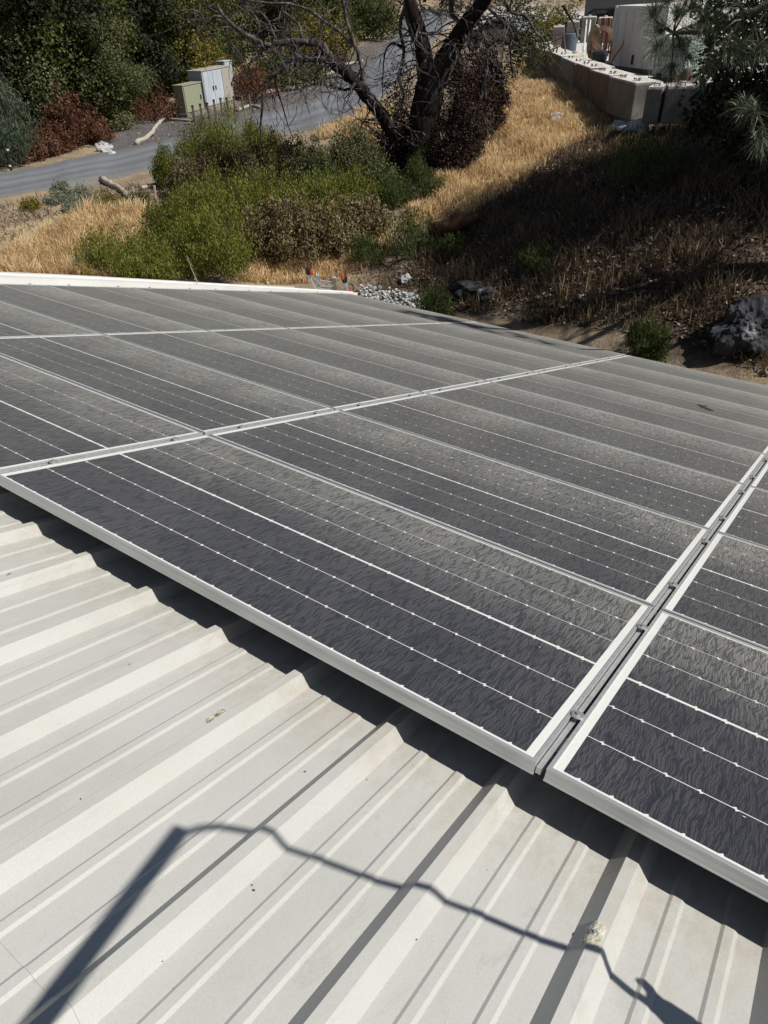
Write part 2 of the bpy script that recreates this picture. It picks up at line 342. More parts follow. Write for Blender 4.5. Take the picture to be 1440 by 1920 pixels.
def axis(lo, hi, a, b, step):
    inner = np.arange(a, b, step); l = [a]; s = step
    while l[-1] > lo: s *= 1.18; l.append(l[-1] - s)
    r_ = [b]; s = step
    while r_[-1] < hi: s *= 1.18; r_.append(r_[-1] + s)
    return np.array(sorted(l[1:]) + list(inner) + r_)
gx = axis(-900, 900, -38, 9, .25); gy = axis(-400, 1300, 5, 36, .25)
GX, GY = np.meshgrid(gx, gy); GZ = H(GX, GY)
TV = np.stack([GX, GY, GZ], -1).reshape(-1, 3); nx, ny = len(gx), len(gy)
ii = (np.arange(ny - 1)[:, None] * nx + np.arange(nx - 1)[None]).ravel()
TF = np.stack([ii, ii + 1, ii + nx + 1, ii + nx], -1)
def inpoly(x, y, poly):
    c = np.zeros(np.shape(x), bool); n = len(poly); j = n - 1
    for i in range(n):
        xi, yi = poly[i][:2]; xj, yj = poly[j][:2]
        c ^= ((yi > y) != (yj > y)) & (x < (xj - xi) * (y - yi) / (yj - yi + 1e-12) + xi); j = i
    return c
def wpoly(pts, rmin=9.0): return [at(x, y, rmin) for x, y in pts]

def ground_mat():
    m_, nt, bs = new_mat('dry_hillside_soil')
    g = nd(nt, 'ShaderNodeNewGeometry')
    def N(s, det=6, r_=.65):
        n = nd(nt, 'ShaderNodeTexNoise', i_Scale=s, i_Detail=det, i_Roughness=r_); nt.links.new(g.outputs['Position'], n.inputs[0]); return n.outputs[0]
    n1, n2, n3 = N(.8), N(9), N(45, 3)
    soil = ramp(nt, n2, [(.3, (.13, .10, .075)), (.5, (.25, .195, .145)), (.7, (.38, .31, .24))])
    straw = ramp(nt, n3, [(.3, (.30, .21, .12)), (.5, (.52, .39, .23)), (.7, (.68, .55, .35))])
    def attr(n): return nd(nt, 'ShaderNodeAttribute', attribute_name=n).outputs['Fac']
    c = mix(nt, ramp(nt, n1, [(.42, (.15,) * 3), (.58, (.6,) * 3)]), soil, straw)
    c = mix(nt, attr('straw'), c, straw)
    c = mix(nt, attr('gravel'), c, ramp(nt, n3, [(.3, (.07, .065, .065)), (.5, (.14, .13, .13)), (.72, (.27, .25, .245))]))
    c = mix(nt, attr('yard'), c, ramp(nt, n2, [(.3, (.66, .63, .58)), (.6, (.80, .78, .74))]))
    c = mix(nt, attr('painted_shade_soil'), c, ramp(nt, n2, [(.3, (.035, .026, .020)), (.55, (.085, .062, .045)), (.75, (.19, .145, .105))]))  # soil colour darkened where the oaks' shade falls
    nt.links.new(c, bs.inputs['Base Color']); bs.inputs['Roughness'].default_value = .95; bs.inputs['Specular IOR Level'].default_value = .1
    b = nd(nt, 'ShaderNodeBump', i_Strength=.8, i_Distance=.05); nt.links.new(math_(nt, 'ADD', n2, n3), b.inputs['Height']); nt.links.new(b.outputs[0], bs.inputs['Normal'])
    return m_
ground = quick_mesh('ground', TV, TF, ground_mat(), smooth=True); tag(ground, kind='structure')
POLY = dict(
    gravel=[wpoly([(255, 290), (165, 300), (230, 235), (300, 205), (420, 205), (500, 160), (640, 118), (735, 60), (760, 30), (750, 75), (712, 104), (660, 157), (533, 207), (333, 262)])],
    yard=[wpoly([(1020, 92), (1145, 150), (1215, 170), (1440, 172), (1440, 60), (1160, 20), (900, 14), (900, 45), (1010, 60)])],
    straw=[wpoly([(740, 440), (800, 320), (880, 280), (900, 390), (830, 440)]), wpoly([(0, 520), (0, 450), (120, 385), (285, 385), (300, 450), (300, 520)]), wpoly([(880, 330), (950, 130), (1080, 130), (1190, 235), (1130, 250), (1000, 320), (900, 390), (820, 410)]), wpoly([(450, 525), (560, 450), (720, 430), (720, 480), (600, 530)]), wpoly([(600, 262), (690, 205), (760, 215), (740, 270)])],
    painted_shade_soil=[wpoly([(1140, 245), (900, 390), (760, 480), (720, 545), (900, 600), (1440, 720), (1440, 180), (1215, 210)])])
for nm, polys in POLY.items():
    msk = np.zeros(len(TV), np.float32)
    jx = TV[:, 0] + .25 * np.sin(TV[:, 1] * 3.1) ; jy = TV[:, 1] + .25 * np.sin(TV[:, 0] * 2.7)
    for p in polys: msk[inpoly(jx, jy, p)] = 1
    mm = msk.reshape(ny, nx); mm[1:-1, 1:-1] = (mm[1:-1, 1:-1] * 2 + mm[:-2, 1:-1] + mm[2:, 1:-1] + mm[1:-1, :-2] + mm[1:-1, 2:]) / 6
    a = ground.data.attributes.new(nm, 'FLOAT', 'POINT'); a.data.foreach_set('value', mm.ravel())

# road: a draped strip between its two edges
near_e = [(-120, 392), (0, 371), (100, 354), (190, 337), (287, 317), (400, 288), (547, 250), (607, 238), (665, 216), (730, 170), (790, 110), (835, 55), (860, 25)]
far_e = [(-120, 338), (0, 328), (100, 309), (200, 289), (333, 262), (430, 234), (533, 207), (590, 185), (645, 160), (700, 110), (735, 72), (757, 40), (770, 18)]
RV = []; nacross = 9; A_ = [at(*p, rmin=16)[:2] for p in near_e]; B_ = [at(*p, rmin=18)[:2] for p in far_e]
def resample(P, n):
    P = np.array(P); out = []
    for t in np.linspace(0, len(P) - 1, n):
        i = min(int(t), len(P) - 2); f = t - i
        p0, p1, p2, p3 = P[max(i - 1, 0)], P[i], P[i + 1], P[min(i + 2, len(P) - 1)]
        out.append(.5 * (2 * p1 + (p2 - p0) * f + (2 * p0 - 5 * p1 + 4 * p2 - p3) * f * f + (-p0 + 3 * p1 - 3 * p2 + p3) * f ** 3))
    return np.array(out)
A_, B_ = resample(A_, 150), resample(B_, 150)
T_ = np.linspace(0, 1, nacross); RP = A_[:, None] * (1 - T_)[None, :, None] + B_[:, None] * T_[None, :, None]
RZ = H(RP[..., 0], RP[..., 1]); RZ = RZ * .3 + RZ.max(1, keepdims=True) * .7 + .04
wv = (B_ - A_) / np.linalg.norm(B_ - A_, axis=1)[:, None]; oA, oB = A_ - wv * .5, B_ + wv * .5
RP = np.concatenate([oA[:, None], RP, oB[:, None]], 1); RZ = np.concatenate([H(oA[:, 0], oA[:, 1])[:, None] - .06, RZ, H(oB[:, 0], oB[:, 1])[:, None] - .06], 1); nacross += 2
RVv = np.concatenate([RP, RZ[..., None]], -1).reshape(-1, 3)
i0 = (np.arange(149)[:, None] * nacross + np.arange(nacross - 1)[None]).ravel()
road_t = np.tile(np.r_[0, T_, 1], 150)
def road_mat():
    m_, nt, bs = new_mat('worn_asphalt'); at_ = nd(nt, 'ShaderNodeAttribute', attribute_name='tone'); g_ = nd(nt, 'ShaderNodeNewGeometry')
    n1 = nd(nt, 'ShaderNodeTexNoise', i_Scale=.5, i_Detail=6); nt.links.new(g_.outputs['Position'], n1.inputs[0]); n2 = nd(nt, 'ShaderNodeTexNoise', i_Scale=14, i_Detail=5); nt.links.new(g_.outputs['Position'], n2.inputs[0])
    f = math_(nt, 'ADD', at_.outputs['Fac'], math_(nt, 'MULTIPLY', math_(nt, 'SUBTRACT', n1.outputs[0], .5), .22))
    c = ramp(nt, f, [(.0, (.20, .19, .17)), (.06, (.155, .16, .17)), (.20, (.19, .20, .21)), (.30, (.145, .15, .16)), (.46, (.21, .22, .23)), (.60, (.155, .16, .17)), (.72, (.205, .215, .225)), (.9, (.15, .155, .165)), (1, (.20, .19, .175))])
    c = mix(nt, .7, c, ramp(nt, n2.outputs[0], [(.3, (.78,) * 3), (.7, (1.15,) * 3)]), 'MULTIPLY')
    nt.links.new(c, bs.inputs['Base Color']); bs.inputs['Roughness'].default_value = .85; bs.inputs['Specular IOR Level'].default_value = .2; return m_
tag(quick_mesh('road', RVv, np.stack([i0, i0 + 1, i0 + nacross + 1, i0 + nacross], -1), road_mat(), tone=road_t, smooth=True), kind='structure')

# ------------------------------------------------------------ building with ribbed metal roof
ROT_R = (-SLOPE, 0, 0)
bld = empty('metal_building', (0, 0, 0), ROT_R)
tag(bld, 'low metal building with a pale ribbed steel roof under the solar panels', 'building')
PAN = -.145; PITCH = .3015; U0 = 1.988 - PITCH * 26
def rib_prof():
    # (du, dz) of one pitch starting at the left foot of the rib
    p = [(0, 0), (.029, .032), (.054, .032), (.083, 0)]
    for c in (.142, .242): p += [(c - .0155, 0), (c - .009, .004), (c + .008, .004), (c + .0155, 0)]
    return p
def sheet(name, k0, nrib, v0, v1, lift, clipu=None):
    us = []
    for k in range(nrib):
        us += [(U0 + (k0 + k) * PITCH + a, PAN + b + lift) for a, b in rib_prof()]
    us += [(U0 + (k0 + nrib) * PITCH + a, PAN + b + lift) for a, b in ((0, 0), (.029, .032), (.054, .032), (.066, .019))]   # side lap over next sheet
    us = [(u_ - (.0 if 0 else 0), z_ + (.0012 if i > len(us) - 4 else 0)) for i, (u_, z_) in enumerate(us)]
    vv = [v0 + (v1 - v0) * i / 6 for i in range(7)]
    if clipu: us = [(u_, z_) for u_, z_ in us if u_ > clipu]
    V = [(u_, v_, z_) for v_ in vv for u_, z_ in us]; n = len(us)
    F = [(j * n + i, j * n + i + 1, (j + 1) * n + i + 1, (j + 1) * n + i) for j in range(6) for i in range(n - 1)]
    b = MB(); b.add(V, F); return b.build(name, M['roof'], bld)
NR = 42
for k in range(0, NR, 3):
    sheet('roof_sheet', k, 3, -.99, 8.32, 0)
    sheet('roof_sheet', k, 3, -5.2, -.868, .0022)
b = MB(); lp_ = [(U0 + k * PITCH + a, -.867, PAN + z_ + .0018) for k in range(NR) for a, z_ in rib_prof()]
b.tube(lp_, .0011, 5); b.build('lap_sealant', M['siding'], bld)
def uedge(v): return -5.22 if v < 3.6 else -5.22 + .58 * ((v - 3.6) / 4.7) ** 1.15
prof = [(.0, -.28), (.0, .018), (.035, .030), (.15, .030), (.16, .018), (.27, .018), (.285, .026), (.42, .026), (.44, -.10)]
vv = np.linspace(-5.2, 8.34, 40); b = MB(); n = len(prof)
b.add([(uedge(v) + a * (1 if v < 3.6 else max(.35, 1 - (v - 3.6) * .14)), v, z - .02) for v in vv for a, z in prof], [(j * n + i, j * n + i + 1, (j + 1) * n + i + 1, (j + 1) * n + i) for j in range(39) for i in range(n - 1)])
b.build('rake_trim', M['trim'], bld)
b = MB()
b.add([(uedge(v) - .05 * k, v, -.03 - .25 * j) for v in vv for k, j in ((0, 0), (1, 0), (1, 1))], [(j * 3 + i, j * 3 + i + 1, (j + 1) * 3 + i + 1, (j + 1) * 3 + i) for j in range(39) for i in range(2)])
b.build('dark_outer_trim', M['dark'], bld)  # dark line along the outer edge of the trim
b = MB()
b.box(((U0 + U0 + NR * PITCH) / 2, 8.30, PAN - .10), (NR * PITCH, .05, .14)); b.build('eave_trim', M['trim'], bld)
# walls stand plumb below the roof
def wall(p0, p1, v0, v1):
    t0, t1 = roofpt(p0, v0, PAN - .16), roofpt(p1, v1, PAN - .16)
    V = []; nn = max(2, int(math.hypot(*(t1 - t0)[:2]) / .3)); inv = Matrix.Rotation(SLOPE, 3, 'X')
    P = []
    e = (t1 - t0); nrm = np.array([e[1], -e[0], 0]); nrm /= np.linalg.norm(nrm)
    for i in range(nn + 1):
        for s_ in (0, .25, .35, .9):
            f = min(1, (i + s_) / nn); q = t0 + e * f; o_ = nrm * (.0 if s_ in (.25, .35) else .02)
            P.append((inv @ Vector(q + o_), inv @ Vector((q[0] + o_[0], q[1] + o_[1], -6.2))))
            if f == 1: break
    V = [x for a in P for x in a]
    bb = MB(); bb.add(V, [(2 * i, 2 * i + 2, 2 * i + 3, 2 * i + 1) for i in range(len(P) - 1)]); bb.build('wall', M['siding'], bld)
UR = U0 + NR * PITCH - .1
wall(-5.1, -5.1, -5.1, 6.8); wall(-4.6, UR, 8.2, 8.2); wall(UR, UR, 8.2, -5.1); wall(UR, -5.1, -5.1, -5.1); wall(-4.6, -5.1, 8.2, 6.8)

# roof fasteners: sealed patches and bare screws
def roof_z(u):
    p = rib_prof() + [(PITCH, 0)]; d = (u - U0) % PITCH
    for (a, za), (c, zc) in zip(p, p[1:]):
        if a <= d <= c: return PAN + za + (zc - za) * (d - a) / max(1e-9, c - a)
    return PAN
def screw(u, v, z, patch):
    p = bld
    if patch:
        b = MB(); n = 26; m_ = 7; V = []; F = []
        for j in range(m_ + 1):
            k = 1 - j / m_
            for i in range(n):
                t_ = 2 * math.pi * i / n; x, y = math.cos(t_), math.sin(t_); q = 1 / max(abs(x), abs(y)) ** .75; q *= 1 + .10 * noise.noise(Vector((x * 2, y * 2, u * 9)))
                uu = u + x * q * .017 * k; vv_ = v + y * q * .033 * k; V.append((uu, vv_, roof_z(uu) + (.0006 if j == 0 else .0042 + .0012 * noise.noise(Vector((uu * 90, vv_ * 90, 0))))))
        F = [(j * n + i, j * n + (i + 1) % n, (j + 1) * n + (i + 1) % n, (j + 1) * n + i) for j in range(m_) for i in range(n)]
        b.add(V, F); p = b.build('sealant_patch', M['seal'], bld, smooth=True)
        z = roof_z(u) + .004
    b = MB(); b.tube([(u, v, z - .002), (u, v, z + .0015)], [.0075, .0075], 16); b.tube([(u, v, z + .001), (u, v, z + .006)], [.0042, .004], 6)
    b.build('screw', M['steel'], p)
def on_roof(px, py, h):
    inv = np.array([[1, 0, 0], [0, CS, -SN], [0, SN, CS]]); d = inv @ wray(px, py); c = inv @ CAM; return c + d * (h - c[2]) / d[2]
for px, py, h, pt in ((409, 1344, PAN + .002, True), (1114, 1752, PAN + .0325, True), (18, 1078, PAN + .002, False)):
    p = on_roof(px, py, h); screw(p[0], p[1], h, pt)
for u_ in range(3):
    pass

# ------------------------------------------------------------ solar panels
PW = .998; VP_ = 1.008
def strip_mesh(L):
    ms = []
    x0, x1 = .032, L - .032; y_in0, y_in1 = .019, PW - .019
    mid = PW / 2; sh = (mid - .0055 - y_in0 - 2 * .0038) / 3
    ys = []
    y = y_in0
    for i in range(3): ys.append((y, y + sh)); y += sh + .0038
    y = mid + .0055
    for i in range(3): ys.append((y, y + sh)); y += sh + .0038
    pitch = (x1 - x0) / 28
    for i, (a, b_) in enumerate(ys):
        w_, dp = .0075, .0062
        offb, offt = ((.5, .5), (.5, .18), (.18, .5), (.5, .2), (.2, .5), (.5, .5))[i]
        bot = [(x0, a)]; top = [(x1, b_)]
        for k in range(28):
            c = x0 + (k + offb) * pitch; bot += [(c - w_, a), (c, a + dp), (c + w_ * .3, a)]
            c = x1 - (k + 1 - offt) * pitch; top += [(c + w_, b_), (c, b_ - dp), (c - w_ * .3, b_)]
        bot.append((x1, a)); top.append((x0, b_))
        # triangulate as fan-free strip: core rectangle plus edge trapezoids (kept as simple quads/tris)
        core0, core1 = a + .008, b_ - .008; V = []; F = []
        def fringe(line, yc, flip):
            base = len(V)
            for x, y_ in line: V.append((x, y_, -.0016)); V.append((x, yc, -.0016))
            for j in range(len(line) - 1):
                q = (base + 2 * j, base + 2 * j + 2, base + 2 * j + 3, base + 2 * j + 1); F.append(q if not flip else q)
        fringe(bot, core0, False); fringe(top, core1, True)
        nb = len(V); V += [(x0, core0, -.0016), (x1, core0, -.0016), (x1, core1, -.0016), (x0, core1, -.0016)]; F.append((nb, nb + 1, nb + 2, nb + 3))
        me = bpy.data.meshes.new('cell_strip'); me.from_pydata(V, [], F); me.materials.append(M['cell']); me.update(); ms.append(me)
    return ms
def frame_mesh(L):
    b = MB(); lip = .0105; h = .035
    # closed rectangular ring: outer wall, top lip, inner drop, bottom
    def ring(off, z): return [(off, off, z), (L - off, off, z), (L - off, PW - off, z), (off, PW - off, z)]
    rings = [ring(.022, -h), ring(0, -h), ring(0.0, -h + .004), ring(.0008, -h + .0045), ring(.0008, -.0055), ring(0, -.005), ring(0, -.0008), ring(.0008, 0), ring(lip - .001, 0), ring(lip, -.0008), ring(lip, -.003)]
    V = [p for r_ in rings for p in r_]; F = []
    for i in range(len(rings) - 1):
        for k in range(4): F.append((i * 4 + k, i * 4 + (k + 1) % 4, (i + 1) * 4 + (k + 1) % 4, (i + 1) * 4 + k))
    b.add(V, F); return b
cols_ = {-2: (-4.448, 2.270), -1: (-2.1765, 2.152), 0: (0.0, 2.092), 1: (2.116, 2.092)}
colname = {-2: 'farthest column along the roof edge', -1: 'second column from the far roof edge', 0: 'middle column with its long side on open roof', 1: 'nearest column at the right of the picture'}
rowname = ['front', 'second', 'third', 'fourth', 'fifth', 'sixth', 'seventh', 'last']
for c, (u0, L) in cols_.items():
    strips = strip_mesh(L); fm = None; bk = None
    for r_ in range(8):
        th = empty('solar_panel', tuple(roofpt(u0, r_ * VP_, 0)), ROT_R)
        tag(th, f'dusty solar panel, {rowname[r_]} row, {colname[c]}', 'solar panel', 'solar panels laid in rows on the metal roof')
        if fm is None:
            fo = frame_mesh(L).build('frame', M['alu'], th); fm = fo.data
            b = MB(); b.add([(.01, .01, -.0024), (L - .01, .01, -.0024), (L - .01, PW - .01, -.0024), (.01, PW - .01, -.0024)], [(0, 1, 2, 3)])
            bk = b.build('backsheet', M['back'], th).data; b = MB()
            b.add([(.01, .01, -.007), (L - .01, .01, -.007), (L - .01, PW - .01, -.007), (.01, PW - .01, -.007)], [(3, 2, 1, 0)]); rk = b.build('shade_sheet', M['dark'], th).data  # black sheet added to cut bounced light and deepen shade below the panel
        else:
            link(bpy.data.objects.new('frame', fm), th); link(bpy.data.objects.new('backsheet', bk), th); link(bpy.data.objects.new('shade_sheet', rk), th)
        for s_ in strips: link(bpy.data.objects.new('cell_strip', s_), th)
# rails under the panels, along the eave direction
b = MB(); b.box((0, 0, 0), (8.72, .04, .05)); rail0 = None
railpos = [(r_, f) for r_ in range(8) for f in (.2, .79)]
for r_, f in railpos:
    loc = tuple(roofpt(-.12, r_ * VP_ + f, -.061))
    if rail0 is None:
        o = rail0 = b.build('mounting_rail', M['alu']); bb = MB()
        for k in range(9): bb.box((-4.05 + k * PITCH * 3.33, 0, -.0), (.04, .06, .02))
    else: o = link(bpy.data.objects.new('mounting_rail', rail0.data))
    o.location = loc; o.rotation_euler = ROT_R
    tag(o, f'{"upper" if f < .5 else "lower"} aluminium rail under the {rowname[r_]} row of solar panels', 'rail', 'rails carrying the solar panels')
# mid clamps on the seams between columns
def clamp(first=[None]):
    if first[0] is None:
        t = empty('panel_clamp')
        b = MB(); b.tube([(0, 0, .0005), (0, 0, .003), (0, 0, .0045)], [.017, .017, .0135], 22); b.build('clamp_disc', M['steel'], t, smooth=False)
        b = MB(); b.tube([(0, 0, .0045), (0, 0, .0095)], [.0065, .006], 6); b.build('bolt_head', M['steel'], t)
        b = MB(); b.tube([(0, 0, -.04), (0, 0, .001)], .004, 8); b.build('bolt_shank', M['steel'], t)
        first[0] = t; return t
    return copy_tree(first[0])
seams = [(-4.460, 'seam by the white trim'), (-2.187, 'far long seam'), (-.012, 'middle long seam'), (2.104, 'nearest long seam at right')]
bb = MB(); bb.box((0, 0, 0), (.012, 8.05, .016)); sp0 = None
for su, sn in seams:
    for r_, f in railpos:
        t = clamp(); t.location = tuple(roofpt(su, r_ * VP_ + f + .03, 0)); t.rotation_euler = ROT_R
        tag(t, f'round clamp on the {sn}, {"first" if f < .5 else "second"} in the {rowname[r_]} row', 'clamp', 'round clamps between the solar panels')
    o = bb.build('seam_strip', M['alu']) if sp0 is None else link(bpy.data.objects.new('seam_strip', sp0.data)); sp0 = sp0 or o
    o.location = tuple(roofpt(su - .004, 4.03, -.022)); o.rotation_euler = ROT_R
    tag(o, f'thin aluminium strip running in the {sn} of the array', 'metal strip', 'strips in the seams between panel columns')

# twig, droppings and blown bits
p = on_roof(1320, 765, .004)
def rpt(u, v, z): return tuple(roofpt(u, v, z))
b = MB(); b.tube([rpt(p[0] - .07, p[1] + .08, .008), rpt(p[0] - .02, p[1] + .03, .012), rpt(p[0] + .05, p[1] - .02, .006), rpt(p[0] + .09, p[1] - .06, .008)], [.004, .007, .006, .003], 6)
b.tube([rpt(p[0] - .02, p[1] + .03, .012), rpt(p[0] + .01, p[1] + .09, .02)], [.007, .004], 5); b.tube([rpt(p[0] + .05, p[1] - .02, .006), rpt(p[0] - .03, p[1] - .05, .02)], [.007, .004], 5)
tag(b.build('twig', M['kraft']), 'small dark twig lying on a solar panel at right', 'twig')
V = []; F = []
def bit(u, v, z, s_, tilt=.3):
    a = random.random() * 6.28; n = len(V)
    k = random.choice((3, 4, 5))
    for j in range(k):
        r0 = s_ * random.uniform(.5, 1.1); V.append(rpt(u + math.cos(a + j * 6.283 / k) * r0, v + math.sin(a + j * 6.283 / k) * r0 * .6, z + random.uniform(0, s_ * tilt)))
    F.append(tuple(range(n, n + k)))
for _ in range(90):
    k = random.randrange(28); u = U0 + random.randrange(6, 28) * PITCH + random.uniform(.095, .13); bit(u, random.uniform(-1.3, -.05), PAN + .0012, random.choice((.0008, .0012, .0018)))
for px, py, s_ in ((572, 1447, .004), (472, 1640, .003), (476, 1669, .005), (473, 1660, .0035), (243, 1245, .004), (780, 1762, .004), (152, 1498, .003), (126, 1192, .004), (305, 1803, .003), (262, 1497, .002), (688, 1462, .0025), (484, 1500, .002)):
    q = on_roof(px, py, PAN + .002); bit(q[0], q[1], PAN + .002, s_, .5)
b = MB(); b.add(V, F); tag(b.build('roof_debris', M['kraft']), kind='stuff', label='specks of leaf and dirt blown onto the pale roof', cat='debris')
V = []; F = []
for px, py in ((988, 1126), (1012, 1214), (574, 885), (736, 1009), (882, 1064), (1395, 1532)):
    q = on_roof(px, py, 0); bit(q[0], q[1], .0008, .004, .2)
for _ in range(60): bit(random.uniform(-4, 4), random.uniform(.1, 7.9), .0008, random.choice((.0015, .002, .003)), .2)
b = MB(); b.add(V, F); tag(b.build('bird_droppings', M['whiteplastic']), kind='stuff', label='white specks of bird droppings on the solar panels', cat='droppings')

# ------------------------------------------------------------ pole and hose whose shadow lies on the roof
S_P = np.array([.75, -.1, 1.0])
def above(px, py, k):
    q = on_roof(px, py, PAN); q = q + S_P * k; return tuple(roofpt(*q))
def abv(u, v, k):
    q = np.array([u, v, PAN]) + S_P * k; return tuple(roofpt(*q))
t = empty('cleaning_pole', abv(2.16, -2.40, 0)); t.location = (0, 0, 0)
tag(t, 'long cleaning pole leaning over the roof outside the picture, seen by its shadow', 'pole')
tipq = on_roof(338, 1558, PAN); foot = np.array([2.16, -2.40, PAN])
def pole_at(f): # f 0 at foot, 1 at tip
    sh = foot * (1 - f) + tipq * f; return abv(sh[0], sh[1], 1.55 * f)
b = MB(); b.tube([pole_at(0), pole_at(.5)], [.019, .019], 14); b.build('lower_tube', M['alu'], t)
b = MB(); b.tube([pole_at(.48), pole_at(1.0)], [.0165, .0165], 14); b.build('upper_tube', M['alu'], t)
hp = [(352, 1560, 1.72), (380, 1552, 1.70), (420, 1551, 1.66), (480, 1562, 1.6), (530, 1588, 1.52), (600, 1612, 1.45), (700, 1650, 1.3), (800, 1677, 1.15), (900, 1715, 1.0), (1000, 1758, .85), (1100, 1790, .7), (1180, 1858, .58), (1230, 1895, .5), (1290, 1960, .4), (1330, 2060, .2), (1300, 2200, .03)]
b = MB(); b.tube([above(*q) for q in hp], [.0075] * len(hp), 8)
tag(b.build('hose', M['dark'], smooth=True), 'thin black hose hanging from the cleaning pole outside the picture', 'hose')
b = MB(); b.tube([above(1215, 1872, .55), above(1250, 1895, .52), above(1290, 1925, .48), above(1350, 1990, .42)], [.012, .020, .024, .024], 10)
b.tube([above(1198, 1838, .55), above(1222, 1866, .55), above(1240, 1880, .53)], [.007, .012, .010], 8)
tag(b.build('hose_valve', M['dark'], smooth=True), 'black valve with a small lever fitted on the hose near the roof', 'valve')

# ------------------------------------------------------------ vegetation builders
def leaves(centres, radii, n, size, up=0.0, aspect=.6, flat=None, shell=.55, seed=1, hang=0, tone_bias=None):
    """n leaf quads spread through blobs; returns V,F,tone"""
    g = np.random.default_rng(seed); C_ = np.array(centres, float); Rr = np.array(radii, float)
    if Rr.ndim == 1: Rr = np.repeat(Rr[:, None], 3, 1)
    w = (Rr[:, 0] * Rr[:, 1] * Rr[:, 2]) ** .67; w /= w.sum(); idx = g.choice(len(C_), n, p=w)
    d = g.normal(size=(n, 3)); d /= np.linalg.norm(d, axis=1)[:, None]
    # lumpy surface
    k = g.uniform(0, 1, n) ** .5; k = shell + (1 - shell) * k
    lump = 1 + .22 * np.sin(d[:, 0] * 5 + idx) * np.sin(d[:, 1] * 5 + idx * 2) + .16 * np.sin(d[:, 2] * 9 + idx * 3 + d[:, 0] * 7)
    P = C_[idx] + d * Rr[idx] * (k * lump)[:, None] + g.normal(size=(n, 3)) * size * .6
    nrm = d * .6 + g.normal(size=(n, 3)) * .55 + np.array([0, 0, .35]); nrm /= np.linalg.norm(nrm, axis=1)[:, None]
    a = g.normal(size=(n, 3)); a[:, 2] += up * 3 - hang * 2; a -= (a * nrm).sum(1)[:, None] * nrm * (0 if up else 1); a /= np.linalg.norm(a, axis=1)[:, None]
    b_ = np.cross(nrm, a); b_ /= np.linalg.norm(b_, axis=1)[:, None] + 1e-9
    s_ = size * g.uniform(.6, 1.3, n)[:, None]; a = a * s_; b_ = b_ * s_ * aspect
    V = np.stack([P - a * .5, P + b_ * .5, P + a * .5, P - b_ * .5], 1).reshape(-1, 3)
    F = np.arange(n * 4).reshape(n, 4); tb = g.uniform(0, 1, n) ** 1.3 * .75 + .25 * np.sin(idx * 7.3) ** 2
    if tone_bias is not None: tb = np.clip(tb + tone_bias, 0, 1)
    return V, F, np.repeat(tb, 4)
def crown_blobs(h, rad, seed, n=16, base=.25):
    g = random.Random(seed); C_ = []; Rr = []
    for i in range(n):
        t_ = g.random(); z = h * (base + (1 - base) * t_); rr = rad * math.sqrt(max(.1, 1 - (2 * t_ - .9) ** 2)) * g.uniform(.3, .95); a = g.random() * 6.283
        C_.append((rr * math.cos(a), rr * math.sin(a), z)); q = rad * g.uniform(.15, .36); Rr.append((q, q, q * .8))
    return C_, Rr
def make_tree(name, h, rad, seed, nleaf, size, mat, nblob=18, base=.15, trunk_r=.18, bark='trunk'):
    t = empty(name); C_, Rr = crown_blobs(h, rad, seed, nblob, base)
    V, F, T = leaves(C_, Rr, nleaf, size, seed=seed)
    quick_mesh('crown', V, F, mat, t, T)
    g = random.Random(seed + 5); b = MB()
    b.tube([(0, 0, -.3), (.05, .03, h * .2), (-.08, .06, h * .45), (.05, 0, h * .75)], [trunk_r * 1.3, trunk_r, trunk_r * .7, trunk_r * .25], 9)
    b.build('trunk', M[bark], t, smooth=True)
    b = MB()
    for c in C_[:10]: b.tube([(0, 0, h * .18), (c[0] * .4, c[1] * .4, h * .2 + (c[2] - h * .2) * .5), c], [trunk_r * .5, trunk_r * .3, trunk_r * .08], 5)
    b.build('limbs', M[bark], t, smooth=True)
    return t
def place(t, P, rz, s_, label, cat, group=None):
    t.location = tuple(P); t.rotation_euler = (0, 0, rz); t.scale = (s_, s_, s_) if not isinstance(s_, tuple) else s_
    return tag(t, label, cat, group)

